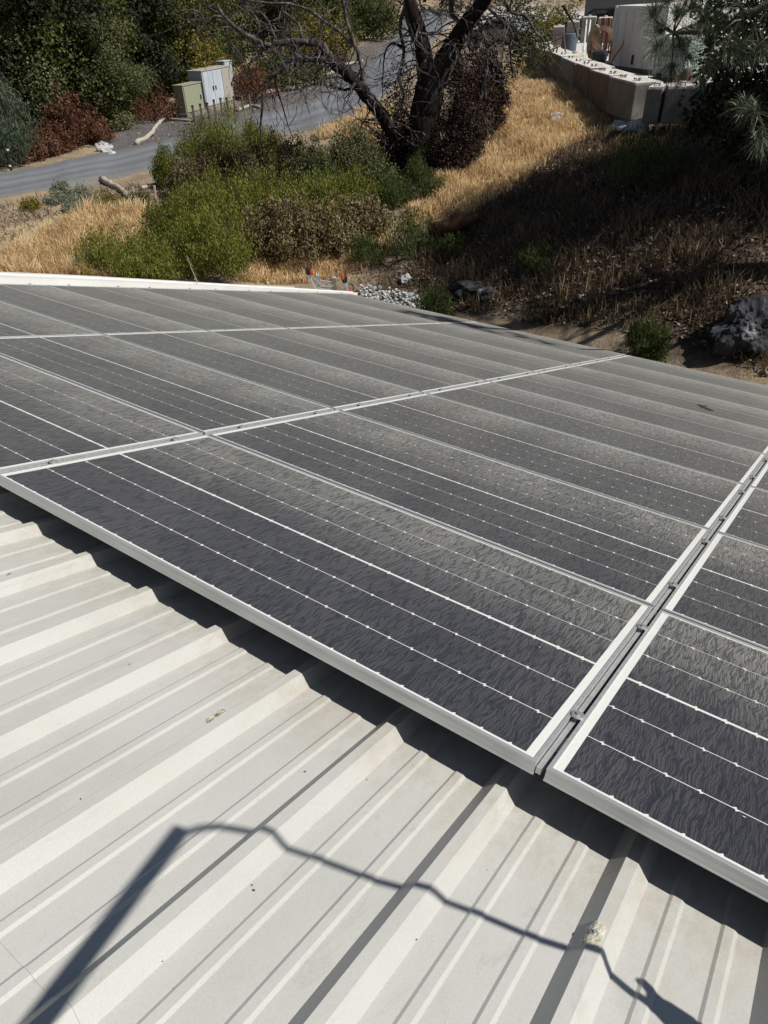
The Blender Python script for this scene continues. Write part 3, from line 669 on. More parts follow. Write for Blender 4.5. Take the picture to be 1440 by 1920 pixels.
# woodland on the left and behind the road
protoA = make_tree('oak_tree', 8, 3.0, 11, 38000, .15, M['oak'], 80, .04)
protoB = make_tree('oak_tree', 7, 2.7, 23, 34000, .14, M['olive'], 72, .05)
protoC = make_tree('oak_tree', 9, 2.9, 37, 36000, .16, M['oakdark'], 80, .04)
used = set()
def tree(proto, px, py, r, s_, label, rz=None, group='oaks of the wood beyond the road', sink=.1):
    o = proto if proto.name not in used else copy_tree(proto); used.add(proto.name)
    P = on_r(px, py, r); P[2] = h1(P[0], P[1]) - sink
    return place(o, P, random.uniform(0, 6.28) if rz is None else rz, s_, label, 'tree', group)
TL = [  # px, range, scale, proto, label
 (20, 33.0, .85, 'B', 'olive green oak at the left picture edge, above the blue-green pine'),
 (95, 34.0, .95, 'C', 'dark shaded oak behind the rusty dead ferns left of the road'),
 (165, 35.0, .90, 'A', 'mid green oak between two darker oaks left of the road'),
 (210, 34.0, .62, 'B', 'low round oak overhanging the rusty bushes by the road bend'),
 (232, 37.0, .60, 'B', 'bushy low oak over the bare slope left of the utility cabinets'),
 (275, 40.0, .85, 'C', 'dark oak directly behind the slope left of the green utility box'),
 (322, 43.0, .85, 'A', 'tall green oak left behind the yellow shrub'),
 (-60, 34.0, 1.0, 'C', 'dark oak cut by the upper left picture edge'),
 (55, 38.5, 1.0, 'A', 'tall oak in the second row behind the left edge oaks'),
 (140, 41.0, 1.05, 'C', 'tallest dark oak filling the upper left'),
 (225, 41.0, 1.05, 'A', 'tall oak in the second row above the road bend'),
 (300, 46.0, 1.1, 'B', 'pale oak at the back above the yellow shrub'),
 (385, 48.0, .95, 'A', 'green oak behind the metal cabinets'),
 (440, 52.0, 1.0, 'B', 'grey green oak seen through the long dead limb'),
 (500, 58.0, 1.0, 'B', 'pale oak behind the tip of the dead limb'),
 (560, 57.0, .9, 'A', 'green oak behind the middle of the dead limb'),
 (620, 62.0, .95, 'A', 'oak on the far bank of the road, left of the concrete barrier'),
 (665, 66.0, .9, 'B', 'olive oak beside the far end of the road'),
 (705, 76.0, .9, 'A', 'farthest green oak beside the concrete barrier'),
 (360, 68.0, 1.5, 'C', 'tall dark oak far behind the cabinets'),
 (470, 76.0, 1.5, 'A', 'tall oak far behind the dead limb'),
 (580, 84.0, 1.5, 'C', 'tall dark oak far behind the road'),
 (160, 60.0, 1.6, 'B', 'tall oak far behind at upper left'),
 (30, 55.0, 1.5, 'A', 'tall oak far behind the left edge of the wood'),
]
for px, r, s_, k, lab in TL:
    tree({'A': protoA, 'B': protoB, 'C': protoC}[k], px, 260, r, s_, lab)
g = random.Random(3)
V, F, T = leaves([(g.uniform(-120, -30), g.uniform(70, 130), g.uniform(1, 5)) for _ in range(90)] + [(g.uniform(-90, -40), g.uniform(-20, 60), g.uniform(0, 5)) for _ in range(60)], [(5, 5, 4)] * 150, 60000, .55, seed=9)
tag(quick_mesh('distant_woodland', V, F, M['oak'], tone=T), 'distant green wood closing the view behind the road', 'woodland', kind='stuff')

def bush(name, px, py, r, w, h, n, size, mat, label, up=1.0, seed=1, aspect=.28, cat='shrub', group=None, nb=9, stems='rustpost', rmin=9, tone_bias=None, P=None):
    """a mound of many small upright lobes of leaves"""
    if P is None:
        P = at(px, py, rmin) if r is None else on_r(px, py, r); P[2] = h1(P[0], P[1])
    t = empty(name, tuple(P)); g_ = random.Random(seed); C_ = []; Rr = []; nb = int(nb * 2.6)
    for i in range(nb):
        a = g_.random() * 6.283; rr = w * .5 * math.sqrt(g_.random()) * .9; q = g_.uniform(.085, .17) * w
        zt = h * (1 - .6 * (rr / (w * .5)) ** 2) * g_.uniform(.62, 1.08)
        qz = min(q * g_.uniform(1.1, 1.7), zt * .5); C_.append((rr * math.cos(a), rr * math.sin(a), zt - qz)); Rr.append((q, q, qz))
        if zt > qz * 3: C_.append((rr * math.cos(a) * .95, rr * math.sin(a) * .95, (zt - qz) * .5)); Rr.append((q * .9, q * .9, qz * .9))
    for i in range(nb):      # sprigs that stand out of the mound
        a = g_.random() * 6.283; rr = w * .5 * math.sqrt(g_.random()); zt = h * (1 - .6 * (rr / (w * .5)) ** 2); q = g_.uniform(.03, .055) * w
        C_.append((rr * math.cos(a), rr * math.sin(a), zt * g_.uniform(.85, 1.1))); Rr.append((q, q, q * g_.uniform(2, 4)))
    V, F, T = leaves(C_, Rr, n, size, up=up, aspect=aspect, seed=seed, tone_bias=tone_bias, shell=.35)
    V[:, 2] = np.maximum(V[:, 2], -.1)
    quick_mesh('foliage', V, F, mat, t, T)
    b = MB()
    for i in range(10):
        c = C_[i % len(C_)]; b.tube([(c[0] * .1, c[1] * .1, -.1), (c[0] * .55, c[1] * .55, c[2] * .5), (c[0], c[1], c[2])], [.03, .02, .008], 5)
    b.build('stem', M[stems], t)
    return tag(t, label, cat, group)
# yellow shrub, rusty growth, blue pine
bush('yellow_shrub', 368, 180, 43, 4.2, 2.5, 16000, .13, M['yellow'], 'yellowing round shrub behind the grey metal cabinets', up=0, aspect=.6, seed=4, nb=14)
bush('fern_patch', 80, 295, 29.6, 2.0, .8, 9000, .12, M['rust'], 'rusty dead ferns by the road at the left, nearest the pine', up=.4, seed=5)
bush('fern_patch', 150, 285, 30.6, 1.9, 1.7, 10000, .12, M['rust'], 'tallest rusty dead shrub below the dark oak', up=.4, seed=6)
bush('fern_patch', 45, 310, 28.8, 1.8, .7, 6000, .12, M['rust'], 'low rusty growth along the road beside the guard post', up=.4, seed=7)
bush('fern_patch', 182, 280, 31.2, 1.5, .8, 5000, .12, M['rust'], 'rusty ferns beside the white stones at the road bend', up=.4, seed=8)
bush('rust_shrub', 295, 205, 36.0, 2.6, 1.0, 5000, .12, M['rust'], 'rusty dry growth left of the green utility box', up=.4, seed=18)
bush('rust_shrub', 470, 180, 40.0, 3.2, 1.3, 6000, .13, M['rust'], 'rusty brush right of the white cabinet behind twigs', up=.4, seed=19)
bush('rust_shrub', 545, 135, 47.0, 4.5, 1.2, 6000, .15, M['rust'], 'rusty bank growth under the dead limb beyond the road', up=.4, seed=20)
bush('low_shrub', 530, 140, 44.0, 4.5, 1.6, 8000, .14, M['oak'], 'green hedge-like shrub at the far road edge below the dead limb', up=0, aspect=.6, seed=21, nb=12)
bush('low_shrub', 600, 115, 52.0, 5.0, 2.2, 8000, .16, M['yellow'], 'yellow green shrub on the far bank behind the dead limb', up=0, aspect=.6, seed=22, nb=12)
bush('low_shrub', 690, 70, 62.0, 5.0, 2.6, 8000, .18, M['oak'], 'green shrub at the foot of the oaks near the concrete barrier', up=0, aspect=.6, seed=23, nb=12)
bush('blue_pine', 14, 290, 28.3, 2.2, 2.5, 16000, .16, M['bluepine'], 'blue-green young pine at the left edge beside the road', up=.6, aspect=.14, seed=10, cat='tree', nb=12)
# brush in the middle
CB = [ # px, base y, top y, width px, material, label
 (225, 514, 452, 125, 'brush', 'low coyote brush nearest the white roof trim at left'),
 (305, 516, 470, 90, 'brush', 'small coyote brush just left of the dry flower stalk'),
 (325, 468, 398, 95, 'brush', 'dark green coyote brush at the left shoulder of the thicket'),
 (425, 518, 415, 105, 'brush', 'round coyote brush behind the dry flower stalk'),
 (375, 500, 430, 80, 'brush', 'coyote brush between the flower stalk and the thicket shoulder'),
 (440, 440, 352, 140, 'brush', 'broad coyote brush in the centre of the thicket'),
 (515, 430, 342, 120, 'brush', 'tallest yellow green coyote brush right of the thicket centre'),
 (600, 425, 348, 120, 'brush', 'coyote brush above the dry brown brush'),
 (665, 408, 345, 90, 'brush', 'coyote brush left of the black tree trunk base'),
 (375, 415, 358, 85, 'brush', 'coyote brush next to the bleached logs at the thicket top'),
 (390, 318, 250, 85, 'brush', 'upright green shrub in front of the green utility box'),
 (445, 318, 232, 85, 'brush', 'upright green shrub covering the road below the grey cabinets'),
 (500, 315, 258, 70, 'brush', 'upright green shrub under the hanging dead twigs'),
 (320, 352, 300, 48, 'brush', 'small dark shrub beside the two wooden stakes'),
 (500, 478, 405, 85, 'browntwig', 'brown twiggy brush right of the round coyote brush'),
 (560, 486, 400, 110, 'browntwig', 'dry brown brush in front of the coyote thicket'),
 (625, 468, 395, 105, 'browntwig', 'reddish dry brush at the right end of the thicket'),
 (685, 440, 388, 80, 'browntwig', 'last dry brush beside the bare slope'),
 (430, 362, 305, 130, 'bronze', 'bronze leaved brush behind the coyote thicket'),
 (520, 362, 295, 130, 'bronze', 'bronze brush under the hanging dead branches'),
 (352, 372, 325, 55, 'browntwig', 'grey brown brush at the end of the straight log'),
 (600, 372, 300, 95, 'olive', 'grey green shrub left of the scorched trunk'),
 (660, 360, 278, 110, 'olive', 'grey green shrub right against the scorched trunk'),
 (710, 372, 310, 70, 'olive', 'small grey green shrub under the black trunk'),
 (560, 345, 290, 90, 'bronze', 'bronze brush beside the grey green shrubs'),
]
M['bronze'] = leaf_mat('bronze_leaves', [(0, (.05, .05, .02)), (.5, (.12, .095, .045)), (1, (.27, .19, .11))], trans=.2)
for i, (px, py, ty, wp, mt, lab) in enumerate(CB):
    P = at(px, py, 10); r_ = np.linalg.norm(P - CAM); h = (py - ty) / 1328 * r_ * 1.12; w = wp / 1328 * r_ * 1.1
    bush({'brush': 'coyote_brush', 'olive': 'grey_shrub'}.get(mt, 'brown_brush'), px, py, None, w, h, int(5200 + 5200 * w), .062 if mt == 'brush' else .07, M[mt], lab, seed=40 + i, group='coyote brush on the slope below the road' if mt == 'brush' else None,
         nb=15, tone_bias=-.2 if i in (2, 13, 10) else 0, up=1 if mt == 'brush' else .5, aspect=.3 if mt == 'brush' else .4, P=P)
for i, (px, py, r, w, h, lab) in enumerate([
 (690, 485, 15.3, .9, .55, 'low green bush, left of the three on the bare slope'),
 (775, 480, 15.2, 1.25, 1.0, 'tallest green bush on the bare slope below the trunk'),
 (850, 480, 14.6, .55, .4, 'small green bush at the edge of the big shade'),
 (735, 400, 17.9, 1.2, .7, 'green bush below the black trunk'),
 (790, 385, 18.2, 1.1, .75, 'green bush beside the pale stones under the trunk'),
 (700, 395, 18.2, 1.4, .8, 'green bush left below the black trunk'),
 (800, 345, 19.2, 1.0, .8, 'green sprouts at the right foot of the black trunk'),
 (607, 535, 13.2, .55, .75, 'small green bush behind the ladder top'),
 (812, 575, 12.4, .8, .75, 'dark green bush beside the white rocks at the roof edge'),
 (1005, 510, 12.8, .6, .35, 'dim green bush deep in the shade'),
 (1210, 660, 10.0, .62, .72, 'green bush just past the roof edge near the boulder'),
 (262, 392, 20.5, .8, .35, 'low green weeds beside the wooden stakes'),
 (1215, 300, 15.0, 1.8, .8, 'dark bush under the concrete block wall')]):
    bush('green_bush', px, py, r, w, h, 5200, .055, M['brushlow'], lab, seed=80 + i, group=None, nb=7)
for i, (px, py, w, lab) in enumerate([(112, 378, .7, 'nearest silvery sage cushion below the road'), (150, 372, .8, 'broad silvery sage cushion below the road'), (140, 395, .6, 'small silvery sage cushion in front of the others'), (115, 360, .5, 'small sage cushion closest to the road'), (60, 395, .5, 'yellowish low weed left of the sage cushions'), (205, 385, .9, 'yellowish low weed right of the sage cushions')]):
    bush('sage_cushion', px, py, None, w, .3, 1500, .05, M['sage'] if i < 4 else M['yellow'], lab, up=.2, seed=100 + i, aspect=.5, rmin=14, nb=5, group='low cushions below the road')

for i, (px, py, ty, wp, mt, lab) in enumerate([(872, 325, 215, 65, 'darkleaf', 'scorched brown brush against the right side of the dead oak trunk'), (915, 272, 175, 60, 'scorch', 'scorched brush at the right of the dead oak above the golden grass'), (850, 335, 270, 70, 'darkleaf', 'low scorched brush at the right foot of the dead oak'), (745, 335, 255, 80, 'darkleaf', 'low scorched brush at the left foot of the dead oak'), (890, 240, 110, 70, 'scorch', 'tall scorched brush behind the dead oak trunk')]):
    if i == 0: M['scorch'] = leaf_mat('scorched_brown_leaves', [(0, (.03, .02, .015)), (.5, (.09, .055, .042)), (1, (.22, .15, .115))], trans=.15)
    P = at(px, py, 15); P += (P - CAM) * np.array([1, 1, 0]) * .03; P[2] = h1(P[0], P[1]); r_ = np.linalg.norm(P - CAM)
    bush('scorched_brush', px, py, None, wp / 1328 * r_ * 1.1, (py - ty) / 1328 * r_ * 1.1, 8000, .06, M[mt], lab, up=.3, seed=160 + i, aspect=.5, P=P, nb=14)
# flower stalk beside roof trim
P0 = on_r(375, 545, 9.4); P1 = on_r(352, 482, 9.4)
t = empty('flower_stalk', tuple(P0)); b = MB(); d = P1 - P0
b.tube([(0, 0, -.6), tuple(d * .3 + [.01, 0, 0]), tuple(d * .7 - [.01, 0, 0]), tuple(d)], [.0045, .0045, .004, .002], 6); b.build('stalk', M['woodstake'], t)
V, F, T = leaves([tuple(d * f + np.array([random.uniform(-.02, .02), 0, 0])) for f in np.linspace(.2, 1, 12)], [.015] * 12, 90, .012, seed=5); quick_mesh('seed_heads', V, F, M['straw'], t, T)
tag(t, 'dry pale flower stalk rising behind the white roof trim', 'plant')

# ------------------------------------------------------------ dry grass
def grass(name, poly_px, density, hgt, mat, label, seed, rmin=9, width=.012, lean=.75, clump=.3):
    g_ = np.random.default_rng(seed); W_ = np.array([p[:2] for p in wpoly(poly_px, rmin)]); lo, hi = W_.min(0), W_.max(0)
    area = (hi - lo).prod(); n = int(area * density)
    if n > 170000: n = 170000
    P = g_.uniform(lo, hi, (n, 2)); P = P[inpoly(P[:, 0], P[:, 1], W_)]
    cn = np.sin(P[:, 0] * 3.3 + np.sin(P[:, 1] * 2.1) * 1.5) * np.sin(P[:, 1] * 3.9 + np.sin(P[:, 0] * 1.7)); P = P[(cn + g_.uniform(-1, 1, len(P))) > -clump * 1.5]
    n = len(P); Z = H(P[:, 0], P[:, 1])
    cn = np.sin(P[:, 0] * 3.3) * np.sin(P[:, 1] * 3.9); hh = hgt * g_.uniform(.4, 1.15, n) * (1 + .35 * cn)
    a = g_.uniform(0, 6.283, n); dirv = np.c_[np.cos(a), np.sin(a)] * (lean * g_.uniform(.1, 1.4, n))[:, None] + np.array([-.12, -.08])
    side = np.c_[-np.sin(a + 1), np.cos(a + 1)] * (width * g_.uniform(.6, 1.3, n))[:, None]
    B0 = np.c_[P - side, Z - .02]; B1 = np.c_[P + side, Z - .02]
    Mi = P + dirv * (hh * .45)[:, None]; M0 = np.c_[Mi - side * .8, Z + hh * .6]; M1 = np.c_[Mi + side * .8, Z + hh * .6]
    Tp = P + dirv * (hh * 1.1)[:, None]; T0 = np.c_[Tp - side * .25, Z + hh]; T1 = np.c_[Tp + side * .25, Z + hh]
    V = np.stack([B0, B1, M1, M0, T1, T0], 1).reshape(-1, 3); k = np.arange(n) * 6
    F = np.concatenate([np.stack([k, k + 1, k + 2, k + 3], 1), np.stack([k + 3, k + 2, k + 4, k + 5], 1)])
    tone = np.clip(g_.uniform(0, 1, n) * .7 + .3 * (cn * .5 + .5), 0, 1)
    return tag(quick_mesh(name, V, F, mat, tone=np.repeat(tone, 6)), label, 'grass', kind='stuff')
grass('dry_grass', [(0, 525), (0, 490), (50, 470), (110, 425), (190, 398), (285, 400), (290, 460), (300, 525)], 1300, .30, M['straw'], 'tall golden dry grass beside the white roof trim', 1, 12, .012)
grass('dry_grass', [(750, 440), (800, 330), (860, 290), (920, 200), (960, 130), (1020, 118), (1080, 140), (1190, 240), (1130, 255), (1000, 330), (900, 400), (820, 415)], 1500, .20, M['straw'], 'sunlit golden grass on the hill below the block wall', 2, 14, .013)
grass('dry_grass', [(440, 530), (560, 445), (720, 420), (740, 470), (640, 530)], 1300, .20, M['straw'], 'golden grass between the thicket and the ladder', 3, 12, .012)
grass('dry_grass', [(590, 262), (690, 200), (770, 210), (740, 275)], 300, .25, M['straw'], 'yellow grass strip along the near road edge', 4, 20, .02)
grass('brown_grass', [(1140, 250), (900, 395), (780, 480), (760, 550), (900, 590), (1440, 715), (1440, 230)], 520, .20, M['strawdark'], 'brown grass on the shaded hillside, colour darkened for shade', 5, 9.5, .010)
grass('brown_grass', [(0, 470), (0, 385), (150, 360), (290, 350), (440, 380), (300, 450), (140, 395)], 130, .14, M['strawdark'], 'sparse weeds on the bare strip below the road', 6, 14, .010)
grass('brown_grass', [(700, 440), (860, 400), (900, 560), (650, 560)], 160, .14, M['strawdark'], 'thin grass on the bare slope beside the ladder', 7, 11, .009)
def litter(name, poly_px, density, size, label, seed, rmin=9, mat='litter'):
    g_ = np.random.default_rng(seed); W_ = np.array([p[:2] for p in wpoly(poly_px, rmin)]); lo, hi = W_.min(0), W_.max(0)
    n = int((hi - lo).prod() * density); P = g_.uniform(lo, hi, (n, 2)); P = P[inpoly(P[:, 0], P[:, 1], W_)]; n = len(P); Z = H(P[:, 0], P[:, 1]) + .01
    s_ = size * g_.uniform(.4, 1.4, n); a = g_.uniform(0, 6.283, n); ax = np.c_[np.cos(a), np.sin(a), g_.uniform(-.6, .6, n)] * s_[:, None]; ay = np.c_[-np.sin(a), np.cos(a), g_.uniform(-.6, .6, n)] * (s_ * .55)[:, None]
    C_ = np.c_[P, Z + s_ * .4]; V = np.stack([C_ - ax, C_ + ay, C_ + ax, C_ - ay], 1).reshape(-1, 3)
    return tag(quick_mesh(name, V, np.arange(n * 4).reshape(n, 4), M[mat], tone=np.repeat(g_.uniform(0, 1, n), 4)), label, 'ground litter', kind='stuff')
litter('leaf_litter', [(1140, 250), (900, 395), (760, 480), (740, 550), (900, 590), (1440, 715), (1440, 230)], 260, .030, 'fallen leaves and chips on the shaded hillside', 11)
litter('leaf_litter', [(640, 560), (700, 430), (860, 400), (900, 570)], 220, .022, 'fallen bits on the bare slope beside the ladder', 12, 11)
litter('leaf_litter', [(0, 480), (0, 385), (290, 350), (440, 380), (300, 450)], 120, .025, 'dry bits on the bare strip below the road', 13, 14)
litter('road_gravel', [(240, 290), (240, 235), (300, 205), (420, 205), (500, 160), (735, 60), (712, 104), (533, 207), (333, 262)], 60, .03, 'dark gravel between the road and the utility boxes', 14, 22)
# ------------------------------------------------------------ rocks and logs
def rock(name, P, rads, mat, label, cat='rock', seed=1, group=None, amp=.3, sub=2):
    b = MB(); b.blob((0, 0, 0), rads, seed, sub, amp); o = b.build(name, mat, smooth=False); o.location = (P[0], P[1], P[2] + rads[2] * .35); o.rotation_euler = (0, 0, seed * 1.3); return tag(o, label, cat, group)
P = at(1392, 652, 9.3)
rock('boulder', P, (.40, .34, .38), M['greyrock'], 'large grey boulder with pale lichen in the shade at the right edge', 'boulder', 3, sub=5, amp=.30)
g = random.Random(12); V = []
pile = MB()
for i in range(520):
    px = g.uniform(676, 795); py = g.uniform(540, 575) + (px - 676) * .16; q = at(px, py + 4, 11.5); s_ = g.uniform(.012, .04) * (1.5 if px > 760 else 1)
    pile.blob((q[0], q[1], q[2] + g.uniform(0, .12)), (s_, s_ * g.uniform(.7, 1.2), s_ * .8), i, 1, .4)
tag(pile.build('crushed_rock', M['palerock']), 'heap of white crushed rock just past the roof edge', 'rock heap', kind='stuff')
for i, (px, py, s_, lab) in enumerate([(800, 300 + 60, .25, 'pale flat stone beside the green sprouts under the trunk'), (760, 528, .16, 'pale stone at the edge of the shade'), (880, 548, .30, 'half buried grey rock in the shade by the roof edge'), (915, 560, .26, 'second half buried grey rock in the shade by the roof edge'), (1185, 250, .45, 'pale rock under the end of the block wall'), (1045, 225, .22, 'small white rock in the golden grass'), (1090, 560, .10, 'little pale stone on the shaded slope')]):
    q = at(px, py, 10); rock('stone', q, (s_, s_ * .7, s_ * .5), M['palerock'] if i in (0, 1, 4, 5, 6) else M['greyrock'], lab, 'stone', 20 + i, sub=3)
for i, (px, py, s_) in enumerate([(192, 283, .22), (200, 288, .25), (205, 280, .18), (197, 276, .2), (188, 275, .2), (210, 292, .16)]):
    q = at(px, py, 22); rock('stone', q, (s_, s_ * .8, s_ * .6), M['palerock'], ['leftmost', 'large front', 'upper right', 'upper', 'upper left', 'lowest right'][i] + ' white stone of the small heap at the road bend', 'stone', 40 + i, group='white stones at the road bend')
def log_(pts, rad, label, mat='log', name='log', rmin=14, jag=.15):
    q = [at(x, y, rmin) + [0, 0, rad * .8] for x, y in pts]; q = [np.r_[p, 0][:3] for p in q]
    n = max(3, len(q) * 3); Q = resample(q, n); Q += np.random.default_rng(len(pts)).normal(size=Q.shape) * rad * jag
    b = MB(); b.tube([tuple(p) for p in Q], [rad * (1 - .3 * i / n) * random.uniform(.85, 1.15) for i in range(n)], 9); return tag(b.build(name, M[mat], smooth=True), label, name)
log_([(193, 341), (205, 349), (220, 355), (232, 364), (238, 371)], .09, 'bleached crooked log lying just below the road')
log_([(268, 358), (290, 352), (312, 347)], .07, 'bleached straight log behind the two wooden stakes')
log_([(255, 273), (275, 262), (288, 250), (296, 238), (306, 229), (318, 224)], .085, 'curved pale log edging the ground left of the green utility box', rmin=22)
log_([(316, 226), (340, 227), (368, 231)], .06, 'thin pale log in front of the green utility box', rmin=22)
log_([(482, 183), (520, 173), (555, 169), (585, 160), (610, 148), (632, 135), (650, 125), (680, 121)], .11, 'long pale log edging the gravel beyond the road', rmin=28)
log_([(448, 210), (470, 201), (487, 205)], .08, 'short pale log right of the white cabinet', rmin=28)
b = MB(); q = at(848, 447, 12); b.tube([tuple(q + [-.45, -.15, .1]), tuple(q + [0, 0, .22]), tuple(q + [.5, .2, .42])], [.17, .15, .07], 9); b.tube([tuple(q + [-.1, 0, .2]), tuple(q + [.1, .1, .55])], [.1, .03], 7)
tag(b.build('stump', M['root'], smooth=True), 'rotten reddish brown stump at the edge of the big shade', 'stump')
for i, (px, py, py2, dx) in enumerate([(254, 378, 350, -6), (292, 382, 348, -3)]):
    q = at(px, py, 14); e = on_r(px + dx, py2, math.hypot(*(q - CAM)[:2])); b = MB(); b.tube([tuple(q - [0, 0, .1]), tuple(e)], [.035, .035], 6)
    tag(b.build('wooden_stake', M['woodstake']), ['left', 'right'][i] + ' one of two leaning wooden stakes below the road', 'stake', 'wooden stakes below the road')
# boundary post at far left with rail
t = empty('guard_rail', tuple(at(22, 322, 22))); o_ = np.array(t.location)
for px, py0, py1 in ((21, 322, 278),):
    q = at(px, py0, 22); e = on_r(px - 8, py1, math.hypot(*(q - CAM)[:2])); b = MB(); b.tube([tuple(q - o_ - [0, 0, .1]), tuple(e - o_)], [.04, .04], 8); b.build('post', M['dark'], t)
    b = MB(); f = .3; b.tube([tuple((q * .78 + e * .22) - o_), tuple((q * .70 + e * .30) - o_)], [.045, .045], 8); b.tube([tuple((q * .1 + e * .9) - o_), tuple((q * .02 + e * .98) - o_)], [.045, .045], 8); b.build('white_band', M['whiteplastic'], t)
q0 = at(21, 314, 22); q1 = at(-60, 330, 22); b = MB(); b.tube([tuple(q0 - o_ + [0, 0, .35]), tuple(q1 - o_ + [0, 0, .35])], [.04, .04], 6); b.build('rail', M['rustpost'], t)
tag(t, 'low dark guard post and rail with white bands at the left picture edge', 'guard rail')

# ------------------------------------------------------------ utility cabinets
def frame3(pa, pb):
    e = pb - pa; e = np.array([e[0], e[1], 0]); L = np.linalg.norm(e); e /= L; n_ = np.array([-e[1], e[0], 0]); return e, n_, L
def cabinet(name, px, py, r, L, depth, h, fronts, m_body, m_top, label, base=.12):
    """px, py: foot of the near corner between the sunlit doors and the shaded side"""
    P = on_r(px, py, r); P[2] = h1(P[0], P[1]); t = empty(name, tuple(P), (0, 0, R(90 + 11)))   # local x runs along the doors, +y is the back
    MB().box((L / 2, depth / 2, base / 2 - .1), (L + .12, depth + .12, base + .2)).build('pad', M['concrete'], t, bevel=.01)
    MB().box((L / 2, depth / 2, base + h / 2), (L, depth, h)).build('body', m_body, t, bevel=.012)
    MB().box((L / 2, depth / 2, base + h + .02), (L + .06, depth + .06, .04)).build('lid', m_top, t, bevel=.008)
    n = len(fronts); w = (L - .06) / n
    for i in range(n):
        x = .03 + w * (i + .5); dr = MB().box((x, -.015, base + h / 2), (w - .03, .03, h - .08)).build('door', fronts[i], t, bevel=.006)
        MB().box((x + w * (.36 if i % 2 == 0 else -.36), -.05, base + h * .5), (.04, .04, .16)).build('handle', M['dark'], dr)
    return tag(t, label, 'utility box')
cabinet('transformer_box', 353, 228, 35.5, 1.3, .48, 1.02, [M['boxgreen']], M['boxgreen'], M['boxgreen'], 'pale green transformer box on a concrete pad beyond the road')
cabinet('metal_cabinet', 390, 215, 37.0, 2.2, .75, 1.36, [M['boxgrey'], M['boxgrey'], M['boxtan']], M['boxgrey'], M['boxtan'], 'large grey metal cabinet between the green box and the narrow white one')
cabinet('meter_cabinet', 432, 203, 39.8, .62, .42, 1.48, [M['boxgrey']], M['boxgrey'], M['boxgrey'], 'tall narrow white cabinet at the right end of the utility boxes')
for i, (x0, y0, x1, y1) in enumerate([(367, 236, 361, 200), (381, 231, 375, 197), (394, 229, 388, 195), (406, 224, 401, 189), (418, 218, 413, 186), (430, 216, 424, 185), (442, 210, 437, 183), (457, 208, 452, 178), (470, 205, 466, 176)]):
    q = at(x0, y0, 24); e = on_r(x1, y1, math.hypot(*(q - CAM)[:2])); e[:2] = q[:2] + (e[:2] - q[:2]) * .3
    t = empty('bollard', tuple(q)); b = MB(); b.tube([(0, 0, -.1), tuple(e - q)], [.045, .045], 8); b.build('post', M['rustpost'], t)
    b = MB(); b.tube([tuple((e - q)), tuple((e - q) + [0, 0, .05])], [.055, .05], 8); b.build('cap', M['dark'], t)
    tag(t, f'{["first","second","third","fourth","fifth","sixth","seventh","eighth","ninth"][i]} thin steel post from the left in front of the utility boxes', 'bollard', 'thin posts guarding the utility boxes')
# concrete road barrier far up the road
for i, (pa, pb, lab) in enumerate([((737, 72), (745, 70), 'near grey concrete barrier at the far end of the road'), ((729, 55), (738, 55), 'long pale concrete barrier leading away at the far end of the road')]):
    a_ = at(*pa, 40); c_ = at(*pb, 40); e, n_, L = frame3(a_, c_); L = max(L, .6)
    dep = 1.5 if i == 0 else 14; b = MB(); z = a_[2]
    pr = [a_ + e * x + np.array([0, 0, zz]) for x, zz in ((-.05, -.1), (L + .05, -.1), (L + .05, .18), (L * .8, .4), (L * .75, .95), (L * .25, .95), (L * .2, .4), (-.05, .18))]
    dr = (a_ - CAM); dr[2] = 0; dr /= np.linalg.norm(dr); b.prism(pr, dr * dep + np.array([0, 0, 0])); tag(b.build('concrete_barrier', M['concrete']), lab, 'barrier')

# ------------------------------------------------------------ scorched dead oak
tree_o = empty('dead_oak', tuple(at(790, 318, 15))); TO = np.array(tree_o.location)
TR = math.hypot(*(TO - CAM)[:2])
def tp(x, y, dr=0): return on_r(x, y, TR + dr) - TO
twigs = MB(); limbs_main = []
def limb(pts, r0, r1, mat, name='limb', n=8, store=True, wob=.35):
    Q = resample([tp(*p) for p in pts], max(4, len(pts) * 4)); g_ = np.random.default_rng(len(limbs_main) + 3)
    Q[1:-1] += g_.normal(size=Q[1:-1].shape) * r1 * wob; N_ = len(Q)
    b = MB(); rr = [r0 + (r1 - r0) * (i / (N_ - 1)) ** .9 for i in range(N_)]; rr = [r_ * g_.uniform(.9, 1.12) if r0 < .2 else r_ * g_.uniform(.97, 1.03) for r_ in rr]
    b.tube([tuple(q) for q in Q], rr, n); b.build(name, M[mat], tree_o, smooth=True)
    if store: limbs_main.append((Q, rr))
# trunk and fork
limb([(795, 345, .1), (793, 300), (795, 250), (800, 205), (806, 160)], .48, .34, 'bark', 'trunk', 14, wob=.05)
limb([(804, 175), (798, 130), (792, 85), (780, 40), (768, 0), (755, -60, .3), (738, -130, .5), (752, -210, .6), (740, -290, .7)], .26, .03, 'bark', wob=.12)
limb([(806, 175), (825, 130), (850, 85), (875, 45), (905, 5), (940, -50, -.3), (985, -120, -.4), (1005, -200, -.6), (1050, -280, -.7)], .30, .03, 'bark', wob=.12)
limb([(792, 85), (775, 60), (764, 20), (762, -40), (775, -120), (820, -200)], .13, .02, 'barkpale')
limb([(798, 290, -.2), (770, 270), (738, 248), (716, 215), (690, 185), (664, 150), (640, 128), (612, 113)], .17, .14, 'bark', wob=.15)
limb([(640, 128), (612, 112), (580, 111), (552, 114), (528, 128), (505, 148), (494, 178), (490, 222), (488, 262)], .11, .015, 'barkpale')
limb([(622, 118), (612, 98), (598, 82), (565, 78), (530, 80), (500, 84), (480, 74), (457, 63), (430, 42), (413, 20), (405, 5)], .11, .022, 'barkpale')
